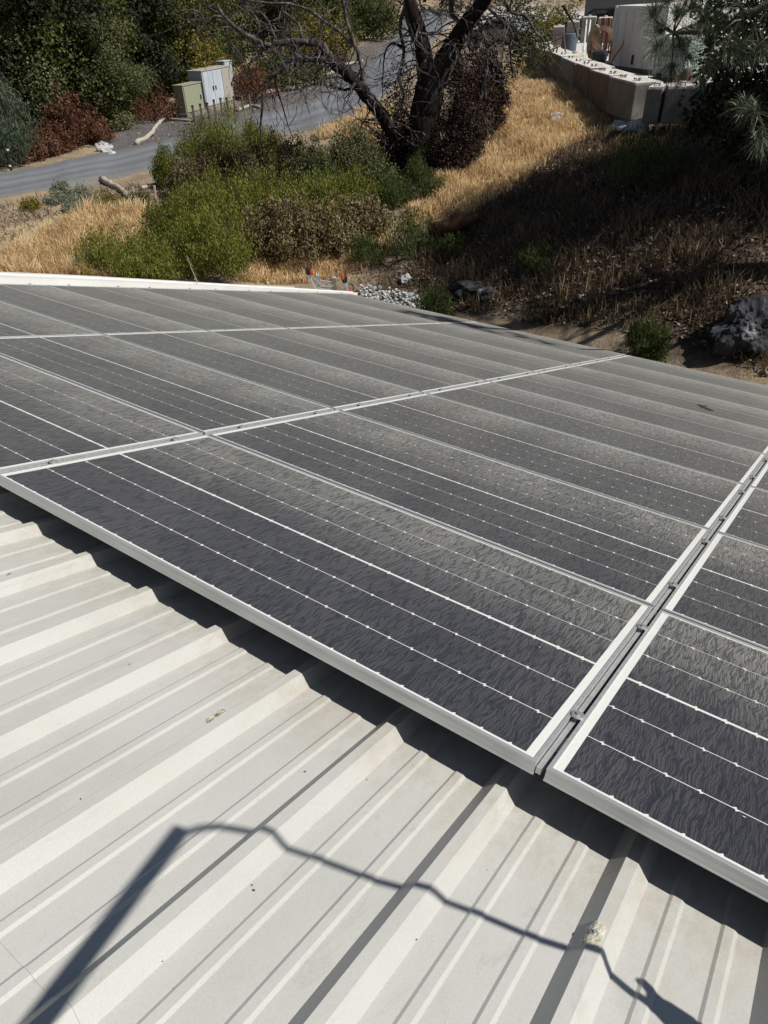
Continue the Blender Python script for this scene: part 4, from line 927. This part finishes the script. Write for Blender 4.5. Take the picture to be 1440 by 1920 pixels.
limb([(425, 35), (402, 30), (388, 42), (372, 22), (350, 20), (340, 38), (334, 55)], .03, .008, 'barkpale')
limb([(500, 84), (484, 102), (470, 118), (462, 150)], .05, .012, 'barkpale')
limb([(480, 74), (486, 50), (478, 30), (466, 18)], .035, .01, 'barkpale')
limb([(680, 152), (676, 118), (665, 86), (652, 45), (642, 0), (640, -30)], .055, .035, 'barkpale')
limb([(665, 86), (640, 62), (610, 42), (585, 22), (545, 8), (510, 6), (460, 0)], .045, .02, 'barkpale')
limb([(568, 75), (560, 48), (545, 32), (530, 20)], .04, .015, 'barkpale')
limb([(552, 110), (548, 88), (550, 78)], .06, .05, 'barkpale')
limb([(516, 70), (505, 45), (492, 25), (480, 22)], .035, .014, 'barkpale')
limb([(515, 145), (520, 170), (530, 200), (540, 235), (548, 255)], .025, .008, 'bark')
limb([(618, 160), (640, 168), (665, 165), (685, 178)], .025, .04, 'bark')
limb([(760, 10), (750, 50), (757, 95), (752, 130), (748, 150), (757, 180), (752, 200), (765, 215), (772, 240), (778, 262)], .045, .018, 'barkpale')
limb([(752, 200), (745, 215), (742, 245), (755, 280), (765, 295)], .028, .008, 'barkpale')
limb([(760, 90), (735, 82), (722, 100), (718, 140), (716, 190)], .035, .008, 'bark')
limb([(850, -20), (846, 20), (862, 45), (870, 65)], .07, .035, 'barkpale')
limb([(850, 85), (875, 45), (893, 40), (905, 62), (912, 90), (913, 130), (908, 150), (902, 190), (905, 215)], .06, .025, 'barkpale')
limb([(905, 140), (910, 180), (900, 210), (895, 240), (905, 275)], .035, .01, 'barkpale')
limb([(940, -20), (955, 20), (985, 30), (1000, 55), (1018, 75), (1022, 100)], .05, .012, 'barkpale')
limb([(912, 90), (935, 75), (955, 85), (958, 115), (962, 150)], .035, .01, 'bark')
limb([(715, 215), (725, 240), (728, 262), (712, 258)], .025, .012, 'barkpale')
limb([(905, 5), (930, 28), (960, 62), (955, 100), (968, 150)], .04, .01, 'barkpale')
limb([(768, 300), (740, 285), (722, 260), (700, 245), (688, 235)], .05, .01, 'bark')
limb([(755, -60, .3), (700, -110, .3), (650, -150), (600, -160)], .09, .012, 'barkpale')
limb([(940, -50, -.3), (900, -110, -.2), (880, -180), (850, -230)], .09, .012, 'barkpale')
limb([(640, -30), (620, -90), (590, -120)], .035, .01, 'barkpale')
limb([(850, -20), (835, -80), (850, -120)], .07, .015, 'barkpale')
limb([(1055, 10, .5), (1075, 45, .5), (1083, 72, .5)], .03, .01, 'bark')
# twigs grown off the limbs
g = random.Random(77)
def twig(p, d, L, r_, depth):
    pts = [p]; dd = d.copy(); n = 4
    for i in range(n):
        dd = dd + Vector((g.uniform(-.45, .45), g.uniform(-.45, .45), g.uniform(-.45, .35))) ; dd.normalize(); pts.append(pts[-1] + dd * (L / n))
    twigs.tube(pts, [r_ * (1 - .7 * i / n) for i in range(n + 1)], 3 if r_ < .012 else 4, cap=False)
    if depth > 0:
        for _ in range(g.choice((1, 2, 2))):
            k = g.randrange(1, n + 1); e = (dd + Vector((g.uniform(-1, 1), g.uniform(-1, 1), g.uniform(-.9, .7)))).normalized()
            twig(pts[k], e, L * g.uniform(.5, .8), r_ * .6, depth - 1)
for Q, rr in limbs_main[1:]:
    for i in range(1, len(Q)):
        for _ in range(2 if rr[i] > .1 else 1):
            if g.random() > .5: continue
            a = g.random() * 6.283; d = Vector((math.cos(a), math.sin(a) * .6, g.uniform(-.9, .6))).normalized()
            twig(Vector(Q[i]), d, g.uniform(.5, 1.25), min(.022, max(.008, rr[i] * .35)), 2)
twigs.build('twigs', M['barkpale'], tree_o)['kind'] = 'stuff'
def cluster(pxs, rad, n, size, mat, seed, name='dead_leaves', aspect=.55, parent=tree_o, pos=tp):
    V, F, T = leaves([pos(*p) for p in pxs], [rad * random.Random(i + seed).uniform(.7, 1.3) for i in range(len(pxs))], n, size, seed=seed, aspect=aspect, shell=.2)
    o = quick_mesh(name, V, F, M[mat], parent, T); return o
cluster([(732, 165, .5), (748, 205, .6), (728, 195, .5), (760, 150, .7), (745, 130, .7), (745, 230, .5), (765, 250, .6), (758, 185, .8)], .32, 1500, .06, 'darkleaf', 3)
cluster([(835, 15, .9), (860, 0, .9), (850, 55, .9), (890, 80, .9), (930, 10, .8), (920, 40, .8), (960, 20, .8), (950, 70, .6)], .42, 1700, .06, 'darkleaf', 4)
cluster([(860, 130, .6), (880, 160, .5), (858, 180, .6), (872, 210, .4), (900, 130, .5), (860, 250, .3), (878, 240, .3), (900, 190, .3), (890, 220, .3), (915, 175, .2), (850, 215, .6)], .36, 5200, .055, 'darkleaf', 5)
cluster([(865, 140, .2), (880, 185, .2), (862, 215, .2), (895, 160, .3)], .36, 1500, .055, 'rust', 6)
cluster([(960, 30, 1), (990, 20, 1), (1005, 60, 1), (975, 70, 1), (985, 100, 1), (965, 110, 1), (975, 5, 1), (1000, 90, 1)], .42, 3200, .07, 'oak', 8, 'live_leaves')
cluster([(740, 290, .2), (758, 300), (765, 320), (745, 315), (770, 275, .5), (835, 285, .3), (850, 270, .3), (825, 300)], .30, 2200, .06, 'darkleaf', 9)
cluster([(820, 240, -.2), (840, 260, -.2), (815, 280, -.3), (780, 300, -.3), (775, 265, -.3), (755, 240, -.1), (745, 270, -.2), (830, 215, 0)], .26, 2600, .055, 'darkleaf', 12)
cluster([(855, 120, 1), (890, 150, 1), (920, 140, 1), (930, 175, .9), (905, 210, .8), (925, 220, .8), (880, 260, .6), (900, 250, .5), (870, 290, .3), (855, 300, .2), (945, 130, 1)], .34, 4200, .055, 'darkleaf', 13)
cluster([(760, 225, 1.2), (775, 260, 1.2), (790, 230, 1.2), (750, 260, 1.0), (835, 230, .9), (835, 180, .9), (845, 140, .9), (760, 190, 1.2)], .40, 3600, .06, 'darkleaf', 10)
tag(tree_o, 'large scorched dead oak with twisted bare limbs above the thicket', 'tree')

# ------------------------------------------------------------ block wall
def block(c, e, n_, L, D, Hh, mat, label, group='concrete blocks walling the yard', loops=2, hooks=True, seed=0):
    rz = math.atan2(e[1], e[0]); t = empty('concrete_block', tuple(c), (0, 0, rz))
    g_ = random.Random(label); t.location.z += g_.uniform(-.03, .04); t.rotation_euler.z += g_.uniform(-.05, .05)
    o = MB().box((0, D / 2, Hh / 2), (L - .07, D, Hh)).build('block_body', mat, t, bevel=.035)  # face colour carries stain plus painted shade
    MB().box((0, D / 2, Hh + .006), (L - .12, D - .06, .02)).build('sunlit_top_slab', M['paleconc'], t, bevel=.008)  # thin slab added to paint the top as sunlit
    if hooks:
        for x in ([-L * .25, L * .25] if L > .9 else [0]):
            b = MB(); b.add([(x - .10, D * .3, Hh - .002), (x + .10, D * .3, Hh - .002), (x + .10, D * .7, Hh - .002), (x - .10, D * .7, Hh - .002), (x - .06, D * .4, Hh + .08), (x + .06, D * .4, Hh + .08), (x + .06, D * .6, Hh + .08), (x - .06, D * .6, Hh + .08)], [(4, 5, 6, 7), (0, 1, 5, 4), (1, 2, 6, 5), (2, 3, 7, 6), (3, 0, 4, 7)])
            b.build('stud', M['paleconc'], t, bevel=.01)
            b = MB(); b.tube([(x - .05, D * .22, Hh - .02), (x - .05, D * .22, Hh + .07), (x + .05, D * .22, Hh + .07), (x + .05, D * .22, Hh - .02)], .012, 6); b.build('lifting_loop', M['rustmetal'], t)
    return tag(t, label, 'concrete block', group)
ZT = -.72
tops = [(985, 82), (1023, 97), (1050, 110), (1078, 122), (1106, 132), (1143, 143), (1190, 156)]
bl = ['farthest block of the wall behind the dead branches', 'second farthest block of the left wall run', 'block of the left wall run in front of the brown rack', 'block of the left wall run in front of the tan tank', 'brown stained block in the middle of the left wall run', 'pale block at the bend of the wall, turned from the others']
for i in range(6):
    a_, c_ = on_z(*tops[i], ZT), on_z(*tops[i + 1], ZT); e, n_, L = frame3(a_, c_)
    if n_ @ (a_ - CAM) < 0: n_ = -n_
    c = (a_ + c_) / 2; c[2] = ZT - .76
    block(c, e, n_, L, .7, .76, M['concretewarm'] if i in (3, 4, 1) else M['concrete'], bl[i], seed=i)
rt = [(1210, 163), (1247, 164), (1385, 163), (1520, 162)]
for i in range(3):
    a_, c_ = on_z(*rt[i], ZT), on_z(*rt[i + 1], ZT); e, n_, L = frame3(a_, c_); c = (a_ + c_) / 2; c[2] = ZT - .70
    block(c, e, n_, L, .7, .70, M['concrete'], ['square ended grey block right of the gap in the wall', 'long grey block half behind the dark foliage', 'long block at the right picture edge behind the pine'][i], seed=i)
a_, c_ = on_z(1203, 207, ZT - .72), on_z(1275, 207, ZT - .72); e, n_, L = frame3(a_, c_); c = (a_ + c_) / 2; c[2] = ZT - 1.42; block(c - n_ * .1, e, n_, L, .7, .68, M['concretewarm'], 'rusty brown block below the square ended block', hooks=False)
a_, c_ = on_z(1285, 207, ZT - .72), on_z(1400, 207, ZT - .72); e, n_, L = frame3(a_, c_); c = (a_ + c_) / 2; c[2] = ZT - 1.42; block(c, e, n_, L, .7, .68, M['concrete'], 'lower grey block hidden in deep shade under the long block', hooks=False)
# back row of blocks
bt = [(1035, 50), (1062, 40), (1090, 33), (1120, 34), (1150, 35), (1185, 36)]
for i in range(5):
    a_, c_ = on_r(*bt[i], 40), on_r(*bt[i + 1], 40); e, n_, L = frame3(a_, c_); c = (a_ + c_) / 2; c[2] = min(a_[2], c_[2]) - 1.2
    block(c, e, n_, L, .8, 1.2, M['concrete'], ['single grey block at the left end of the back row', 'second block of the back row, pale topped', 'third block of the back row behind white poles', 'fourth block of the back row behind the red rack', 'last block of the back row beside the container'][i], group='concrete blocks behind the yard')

# ------------------------------------------------------------ yard contents
ZY = -1.3
pa, pb = on_z(1140, 131, ZY), on_z(1235, 143, ZY); e, n_, L = frame3(pa, pb); rz = math.atan2(e[1], e[0]); ch = 1.74
t = empty('shipping_container', tuple(pa), (0, 0, rz)); D = 4.0
b = MB(); pts = []; x = .06
while x < L - .06:
    for dx, dy in ((0, 0), (.19, 0)):
        if x + dx < L - .06: pts.append((x + dx, dy))
    x += .26
nP = len(pts); V = [(p_[0], p_[1] - .0, z) for z in (.14, ch - .1) for p_ in pts]; b.add(V, [(i, i + 1, nP + i + 1, nP + i) for i in range(nP - 1)]); b.build('corrugated_side', M['contwhite'], t)
MB().box((L / 2, D / 2 + .05, ch / 2 + .05), (L - .1, D - .02, ch - .2)).build('body', M['contwhite'], t)
MB().box((L / 2, D / 2, ch - .05), (L, D, .10)).build('roof_rail', M['trim'], t, bevel=.01)
MB().box((L / 2, D / 2, .07), (L, D, .14)).build('base_rail', M['concretewarm'], t)
for xx in (.04, L - .04): MB().box((xx, .0, ch / 2), (.08, .08, ch)).build('corner_post', M['contwhite'], t)
MB().box((L * .47, .0, .35), (.12, .03, .26)).build('vent', M['dark'], t)
xx = .2
while xx < L - .15:
    MB().box((xx, -.02, ch / 2), (.05, .06, ch - .3)).build('rib', M['trim'], t); xx += .37
tag(t, 'white corrugated shipping container standing in the yard', 'container')

def car(name, P, rz, mat, label, cat='car', s_=1.0):
    t = empty(name, tuple(P), (0, 0, rz)); t.scale = (s_,) * 3
    side = [(-2.2, .35), (-2.25, .75), (-1.9, .92), (-1.1, 1.0), (-.5, 1.42), (.7, 1.45), (1.5, 1.05), (2.15, .95), (2.25, .6), (2.15, .3)]
    b = MB(); b.prism([(x_, -.85, z_) for x_, z_ in side], (0, 1.7, 0)); b.build('body', mat, t, bevel=.08)
    b = MB(); b.prism([(x_, -.865, z_) for x_, z_ in [(-1.0, 1.0), (-.48, 1.36), (.66, 1.38), (1.3, 1.02)]], (0, 1.73, 0)); b.build('side_window', M['window'], t)
    b = MB(); b.prism([(-1.12, -.7, 1.03), (-.53, -.65, 1.42), (-.56, -.65, 1.425), (-1.15, -.7, 1.03)], (0, 1.35, 0)); b.build('windscreen', M['window'], t)
    for x_ in (-1.35, 1.35):
        for y_ in (-.86, .86):
            b = MB(); b.tube([(x_, y_ - .1, .32), (x_, y_ + .1, .32)], .32, 18); w = b.build('wheel', M['tyre'], t); b = MB(); b.tube([(x_, y_ - .105, .32), (x_, y_ + .105, .32)], .19, 12); b.build('rim', M['silver'], w)
    for y_ in (-.6, .6): MB().box((-2.22, y_, .68), (.06, .3, .12)).build('headlight', M['whiteplastic'], t, bevel=.02)
    return tag(t, label, cat)
P = on_z(1140, 38, -1.6); P = on_r(1135, 38, 45); P[2] = -1.6
car('parked_car', P, R(12), M['carblack'], 'black parked car behind the back row of blocks')
P = on_r(945, 40, 46); P[2] = h1(P[0], P[1]); car('parked_car', P, R(-8), M['silver'], 'silver parked car seen through the dead oak twigs')
# pale wall behind the car
a_, c_ = on_r(1095, 30, 50), on_r(1260, 25, 50); e, n_, L = frame3(a_, c_); c = (a_ + c_) / 2
t = empty('low_building', (c[0], c[1], -1.8), (0, 0, math.atan2(e[1], e[0])))
MB().box((0, 2, 1.45), (L, 4, 2.9)).build('wall', plain('grey_wall_paint', (.13, .13, .13), .7), t); MB().box((0, 1.9, 2.95), (L + .5, 4.6, .10)).build('roof', M['trim'], t)
tag(t, 'low grey building behind the black car at the top edge', 'building')
bush('low_shrub', 1052, 40, 46, 4.0, 2.0, 7000, .13, M['yellow'], 'bright green shrub behind the left block of the back row', up=0, aspect=.6, seed=140)

def yard(px, py, r): P_ = on_r(px, py, r * .885); P_[2] = ZY; return P_
# tan round tank
P = yard(1078, 98, 30); t = empty('storage_tank', tuple(P)); b = MB(); b.tube([(0, 0, 0), (0, 0, .1), (0, 0, .75), (0, 0, .88)], [.42, .48, .48, .30], 20); b.build('tank_body', M['tan'], t, smooth=True)
b = MB(); b.tube([(0, 0, .88), (0, 0, .95)], .12, 14); b.build('cap', M['tan'], t); t.scale = (.72, .72, .72); tag(t, 'squat tan storage tank behind the block wall', 'tank')
# brown lattice rack, tilted
P = yard(1048, 92, 31); t = empty('metal_rack', tuple(P), (0, R(-18), R(-15)))
for k in range(5): MB().box((0, 0, .12 + k * .2), (.95, .03, .03)).build('bar', M['rustmetal'], t)
for x_ in (-.45, -.15, .15, .45): MB().box((x_, .0, .52), (.03, .035, 1.0)).build('upright', M['rustmetal'], t)
tag(t, 'rusty lattice rack leaning at the left of the yard', 'rack')
# hose reel on stand
P = yard(1125, 108, 31); t = empty('hose_reel', tuple(P), (0, 0, R(20)))
for k in range(5):
    b = MB(); rr = .32 - .03 * k; b.tube([(rr * math.cos(a), -.12 + .06 * k, .95 + rr * math.sin(a)) for a in np.linspace(0, 2 * math.pi, 25)], .012, 6, cap=False); b.build('hose_coil', M['hose'], t, smooth=True)
for x_ in (-.3, .3): MB().box((x_, 0, .45), (.05, .5, .9)).build('leg', M['rustmetal'], t)
MB().box((0, 0, .58), (.75, .5, .05)).build('shelf', M['rustmetal'], t)
tag(t, 'reel of terracotta hose on a rusty stand', 'hose reel')
P = yard(1110, 100, 32.5); t = MB(); t.prism([(P[0] + .22 * math.cos(a), P[1], P[2] + .75 + .50 * math.sin(a) + .0) for a in np.linspace(0, 2 * math.pi, 18)[:-1]], (.02, .05, 0)); tag(t.build('oval_board', M['tan']), 'pale tan oval board standing behind the hose reel', 'board')
# black generator cart
P = yard(1125, 128, 27.5); t = empty('generator_cart', tuple(P), (0, 0, R(15)))
MB().box((0, 0, .42), (.75, .55, .35)).build('engine', M['dark'], t, bevel=.04); MB().box((-.05, -.02, .72), (.4, .4, .28)).build('fuel_tank', M['dark'], t, bevel=.08)
for x_ in (-.3, .3):
    b = MB(); b.tube([(x_, -.34, .2), (x_, -.26, .2)], .2, 16); b.build('wheel', M['tyre'], t)
MB().box((.05, -.3, .30), (.42, .02, .26)).build('white_plate', M['whiteplastic'], t); b = MB(); b.tube([(.3, 0, .6), (.55, 0, 1.0), (.55, 0, 1.1)], .02, 6); b.build('handle', M['rustmetal'], t)
tag(t, 'black engine on a wheeled cart with a white plate, left of the container', 'generator')
for i, (x0, x1, lab) in enumerate([(1094, 1100, 'left white pole leaning on the back row of blocks'), (1100, 1107, 'right white pole leaning on the back row of blocks')]):
    a_ = yard(x0 + 2, 85, 36); c_ = on_r(x1, 38, 39.2); b = MB(); b.tube([tuple(a_), tuple(c_)], .035, 8); tag(b.build('white_pole', M['whiteplastic']), lab, 'pole')
for i, px in enumerate((1126, 1136)):
    a_ = yard(px, 80, 37.5); b = MB(); b.box((a_[0], a_[1], a_[2] + .6), (.12, .06, 1.25)); b.box((a_[0] + .14, a_[1], a_[2] + .6), (.04, .06, 1.2)); tag(b.build('steel_channel', M['rustmetal']), ['left', 'right'][i] + ' dark red steel channel standing against the back row of blocks', 'steel channel')
P = yard(1103, 115, 28.5); t = empty('folding_chair_frame', tuple(P), (R(20), 0, R(30)))
for x_ in (-.2, .2):
    b = MB(); b.tube([(x_, -.2, 0), (x_, .2, .45), (x_, -.1, .5), (x_, .2, 0)], .018, 6); b.build('side_loop', M['rustmetal'], t)
b = MB(); b.tube([(-.2, .2, .45), (.2, .2, .45)], .018, 6); b.tube([(-.2, -.1, .5), (.2, -.1, .5)], .018, 6); b.build('cross_bar', M['rustmetal'], t)
tag(t, 'bare brown chair frame lying behind the block wall', 'chair frame')
P = yard(1068, 70, 36); b = MB(); b.tube([(P[0], P[1], P[2]), (P[0], P[1], P[2] + .85)], .28, 16); tag(b.build('barrel', plain('blue_grey_drum', (.10, .13, .17), .5), bevel=.02), 'blue grey drum in front of the back row of blocks', 'barrel')
# caged liquid tote
P = yard(1266, 135, 28.5); t = empty('caged_tote', tuple(P), (0, 0, R(-12)))
MB().box((0, 0, .62), (1.0, .95, .95)).build('bottle', M['tealglass'], t, bevel=.08)
for k in range(5): MB().box((0, 0, .2 + k * .22), (1.06, 1.01, .022)).build('cage_ring', M['steel'], t) if 0 else None
cb = []
for k in range(5):
    z = .18 + k * .23; b = MB(); b.tube([(-.53, -.5, z), (.53, -.5, z), (.53, .5, z), (-.53, .5, z), (-.53, -.5, z)], .012, 5); b.build('cage_ring', M['steel'], t)
for k in range(6):
    b = MB(); x_ = -.53 + k * .212; b.tube([(x_, -.5, .12), (x_, -.5, 1.14)], .012, 5); b.build('cage_bar', M['steel'], t)
MB().box((0, 0, .07), (1.1, 1.05, .12)).build('pallet', M['dark'], t); b = MB(); b.tube([(-.2, -.5, .2), (-.2, -.6, .2)], .06, 10); b.build('valve', M['dark'], t)
tag(t, 'pale green caged liquid tote right of the container', 'tote')
P = yard(1290, 138, 27); rock('stone', P, (.30, .25, .28), M['concretewarm'], 'tan rock in front of the green tote', 'stone', 66, sub=3)

# ------------------------------------------------------------ ladder past the roof corner
LR = 11.35
t = empty('ladder', tuple(on_r(615, 545, LR))); LO = np.array(t.location)
def lp(x, y, dr=0): return on_r(x, y, LR + dr) - LO
def bar(name, a, b_, w, d_, mat):
    a, b_ = np.array(a), np.array(b_); ez = b_ - a; L_ = np.linalg.norm(ez); ez /= L_; ex = np.cross(ez, [0, 0, 1]) if abs(ez[2]) < .95 else np.cross(ez, [0, 1, 0]); ex /= np.linalg.norm(ex); ey = np.cross(ez, ex)
    return MB().box((a + b_) / 2, (w, d_, L_), (ex, ey, ez)).build(name, mat, t, bevel=.003)
foot = [lp(612, 640, 1.2), lp(643, 640, 1.2)]
for x_, (tx, ty), ft in ((0, (595, 515), foot[0]), (1, (626, 520), foot[1])):
    top = lp(tx, ty); bt_ = top + (ft - top) / np.linalg.norm(ft - top) * 2.6 ; bar('rail', bt_, top, .055, .03, M['alu'])
for f in np.linspace(.12, .9, 8):
    a_ = lp(595, 515) + (foot[0] - lp(595, 515)) * f * .62; c_ = lp(626, 520) + (foot[1] - lp(626, 520)) * f * .62; bar('rung', a_, c_, .03, .03, M['alu'])
bar('stabilizer_bar', lp(592, 541, -.05), lp(653, 549, -.05), .035, .035, M['alu'])
for (ax_, ay), (bx_, by) in (((594, 552), (578, 512)), ((653, 552), (646, 527))):
    bar('stabilizer_arm', lp(ax_, ay, -.07), lp(bx_, by, -.07), .038, .038, M['alu'])
    b = MB(); q = lp(bx_, by - 3, -.07); b.tube([tuple(q + [-.0, 0, -.05]), tuple(q + [0, 0, -.03]), tuple(q + [0, 0, .05]), tuple(q + [0, 0, .065])], [.03, .045, .045, .02], 12); b.build('rubber_pad', M['dark'], t)
for x_, y_ in ((584, 511), (642, 519), (657, 547)):
    b = MB(); q = lp(x_, y_, -.12); b.tube([tuple(q + [0, 0, -.035]), tuple(q + [0, 0, .035])], [.03, .03], 12); b.build('knob', M['orange'], t, bevel=.005)
bar('brace', lp(585, 518, -.06), lp(600, 533, -.06), .02, .02, M['alu'])
tag(t, 'aluminium ladder with stabilizer arms reaching over the far roof corner', 'ladder')
# dry grass tuft behind roof edge
P = on_r(1385, 722, 9.25); t = empty('grass_tuft', tuple(P)); g = random.Random(5); V = []; F = []
for i in range(46):
    a = g.uniform(-1, 1); hh = g.uniform(.18, .36); w = .0035; n = len(V); ln = a * .30; dy = g.uniform(-.08, .08)
    for f, ww in ((0, 1), (.5, .9), (.85, .6), (1.0, 2.2), (1.1, .3)):
        xx = ln * f * f * 1.0 + a * .03; zz = hh * f * (1 - .25 * abs(a) * f); V += [(xx - w * ww, dy * f, zz - .12), (xx + w * ww, dy * f, zz - .12)]
    F += [(n + 2 * k, n + 2 * k + 1, n + 2 * k + 3, n + 2 * k + 2) for k in range(4)]
quick_mesh('blades', V, F, M['straw'], t, tone=np.random.default_rng(2).uniform(.3, 1, len(V)))
tag(t, 'pale dry grass tuft poking up past the right roof edge', 'grass tuft')

# ------------------------------------------------------------ shading oaks and pine at right
def bigoak(name, x, y, h, rad, seed, n, label, extra=(), size=.10, lo=.32, nb=60):
    z = h1(x, y); t = empty(name, (x, y, z)); C_, Rr = crown_blobs(h, rad, seed, nb, lo)
    for ex in extra: C_.append(tuple(np.array(ex[:3]) - [x, y, z])); Rr.append((ex[3],) * 3)
    V, F, T = leaves(C_, Rr, n, size, seed=seed, shell=.15); quick_mesh('crown', V, F, M['oakdark'], t, T)
    b = MB(); b.tube([(0, 0, -.4), (.1, 0, h * .18), (-.1, .1, h * .4), (0, 0, h * .7)], [.36, .3, .22, .08], 12); b.build('trunk', M['trunk'], t, smooth=True)
    b = MB()
    for c in C_: b.tube([(0, 0, h * .2), (c[0] * .45, c[1] * .45, h * .22 + (c[2] - h * .2) * .55), c], [.12, .07, .015], 5)
    b.build('limbs', M['trunk'], t, smooth=True)
    return tag(t, label, 'tree')
def W(px, py, r): return on_r(px, py, r)
ex = [(*W(1330, 190, 13.8), .42), (*W(1375, 150, 13.6), .5), (*W(1420, 210, 13.6), .55), (*W(1400, 110, 13.6), .6), (*W(1440, 160, 13.4), .6), (*W(1355, 235, 13.7), .42), (*W(1310, 225, 13.9), .28), (*W(1330, 130, 14), .30), (*W(1390, 260, 13.4), .42), (*W(1450, 270, 13.2), .6), (*W(1410, 30, 13.6), .7), (*W(1450, 60, 13.4), .7), (*W(1345, 10, 14), .5)]
bigoak('shade_oak', 2.6, 15.0, 7.8, 3.1, 201, 60000, 'dark live oak whose foliage fills the right edge in front of the block wall', ex)
bigoak('shade_oak', 5.9, 14.4, 7.0, 2.2, 202, 22000, 'live oak outside the right picture edge that shades the hillside', size=.12)
bigoak('shade_oak', 4.0, 18.5, 7.5, 2.8, 203, 26000, 'live oak outside the right edge behind the first, above the yard wall', size=.12)

PT = np.array([3.3, 11.2, 0]); PT[2] = h1(PT[0], PT[1]); t = empty('grey_pine', tuple(PT))
b = MB(); b.tube([(0, 0, -.3), (.02, 0, 3), (-.1, .1, 6.5), (0, 0, 10)], [.24, .19, .12, .04], 12); b.build('trunk', M['trunk'], t, smooth=True)
g = random.Random(9); nv = []; nf = []; nt_ = []; br = MB()
def needles(p, d, n, L_, spread=.9):
    d = d.normalized()
    for _ in range(n):
        e = (d * g.uniform(.2, 1.1) + Vector((g.gauss(0, 1), g.gauss(0, 1), g.gauss(0, 1))) * spread * .55).normalized(); l = L_ * g.uniform(.7, 1.1); s_ = e.cross(Vector((g.uniform(-1, 1), g.uniform(-1, 1), 1))).normalized() * .0016
        o_ = p + Vector((g.gauss(0, .015), g.gauss(0, .015), g.gauss(0, .015))); mid_ = o_ + e * l * .55; tip = o_ + e * l + Vector((0, 0, -.22 * l)); n0 = len(nv)
        nv.extend([tuple(o_ - s_), tuple(o_ + s_), tuple(mid_ + s_), tuple(mid_ - s_), tuple(tip + s_ * .4), tuple(tip - s_ * .4)]); nf.extend([(n0, n0 + 1, n0 + 2, n0 + 3), (n0 + 3, n0 + 2, n0 + 4, n0 + 5)]); nt_.extend([g.random()] * 6)
CL = [(1345, 55, 0), (1330, 85, .1), (1360, 95, -.1), (1295, 15, .2), (1270, 30, .2), (1225, 30, .1), (1235, 90, 0), (1260, 120, .1), (1240, 60, .2), (1300, 60, .3), (1385, 95, .1), (1320, 40, -.1), (1275, 85, .2), (1395, 35, 0), (1425, 85, -.2), (1410, 215, -.2), (1425, 262, -.3), (1395, 205, 0), (1440, 20, 0), (1370, 5, 0), (1250, 5, .3), (1330, 115, .1), (1290, 105, .2)]
cpos = []
for (px, py, dr) in CL:
    q = Vector(W(px, py, 8.9 + dr) - PT); cpos.append(q)
    src = Vector((0, 0, 0)); src.z = q.z + g.uniform(.2, 1.0)
hubs = [Vector(W(1262, 62, 9.05) - PT), Vector(W(1340, 70, 9.0) - PT), Vector(W(1400, 30, 8.9) - PT), Vector(W(1430, 235, 8.8) - PT), Vector(W(1228, 38, 9.1) - PT)]
br.tube([(0, 0, 3.9), tuple(hubs[2] + Vector((.3, 0, .15))), tuple(hubs[1] + Vector((0, 0, .06))), tuple(hubs[0]), tuple(hubs[4])], [.07, .04, .028, .018, .008], 7)
br.tube([(0, 0, 2.2), tuple(hubs[3] + Vector((.7, 0, .2))), tuple(hubs[3])], [.05, .025, .012], 7)
for q in cpos:
    hb = min(hubs, key=lambda h_: (h_ - q).length); mid_ = (hb + q) / 2 + Vector((0, 0, .04)); br.tube([tuple(hb), tuple(mid_), tuple(q)], [.012, .008, .005], 5)
    d = (q - hb); d = d if d.length > .05 else Vector((-1, 0, -.2)); needles(q, d + Vector((0, 0, .1)), 150, .22); needles(mid_, d, 60, .2)
for k in range(55):   # the rest of the pine, above and right of the picture
    a = g.uniform(0, 6.283); z = g.uniform(4.2, 9.5); rr = (10.4 - z) * .32 * g.uniform(.5, 1.1); q = Vector((rr * math.cos(a), rr * math.sin(a), z)); br.tube([(0, 0, z - .3), tuple(q)], [.03, .01], 5); needles(q, q + Vector((0, 0, -z + .3)), 130, .24, 1.2)
br.build('branches', M['trunk'], t, smooth=True)
quick_mesh('needles', nv, nf, M['needle'], t, tone=nt_)
tag(t, 'grey pine with long hanging needles in the upper right corner', 'tree')
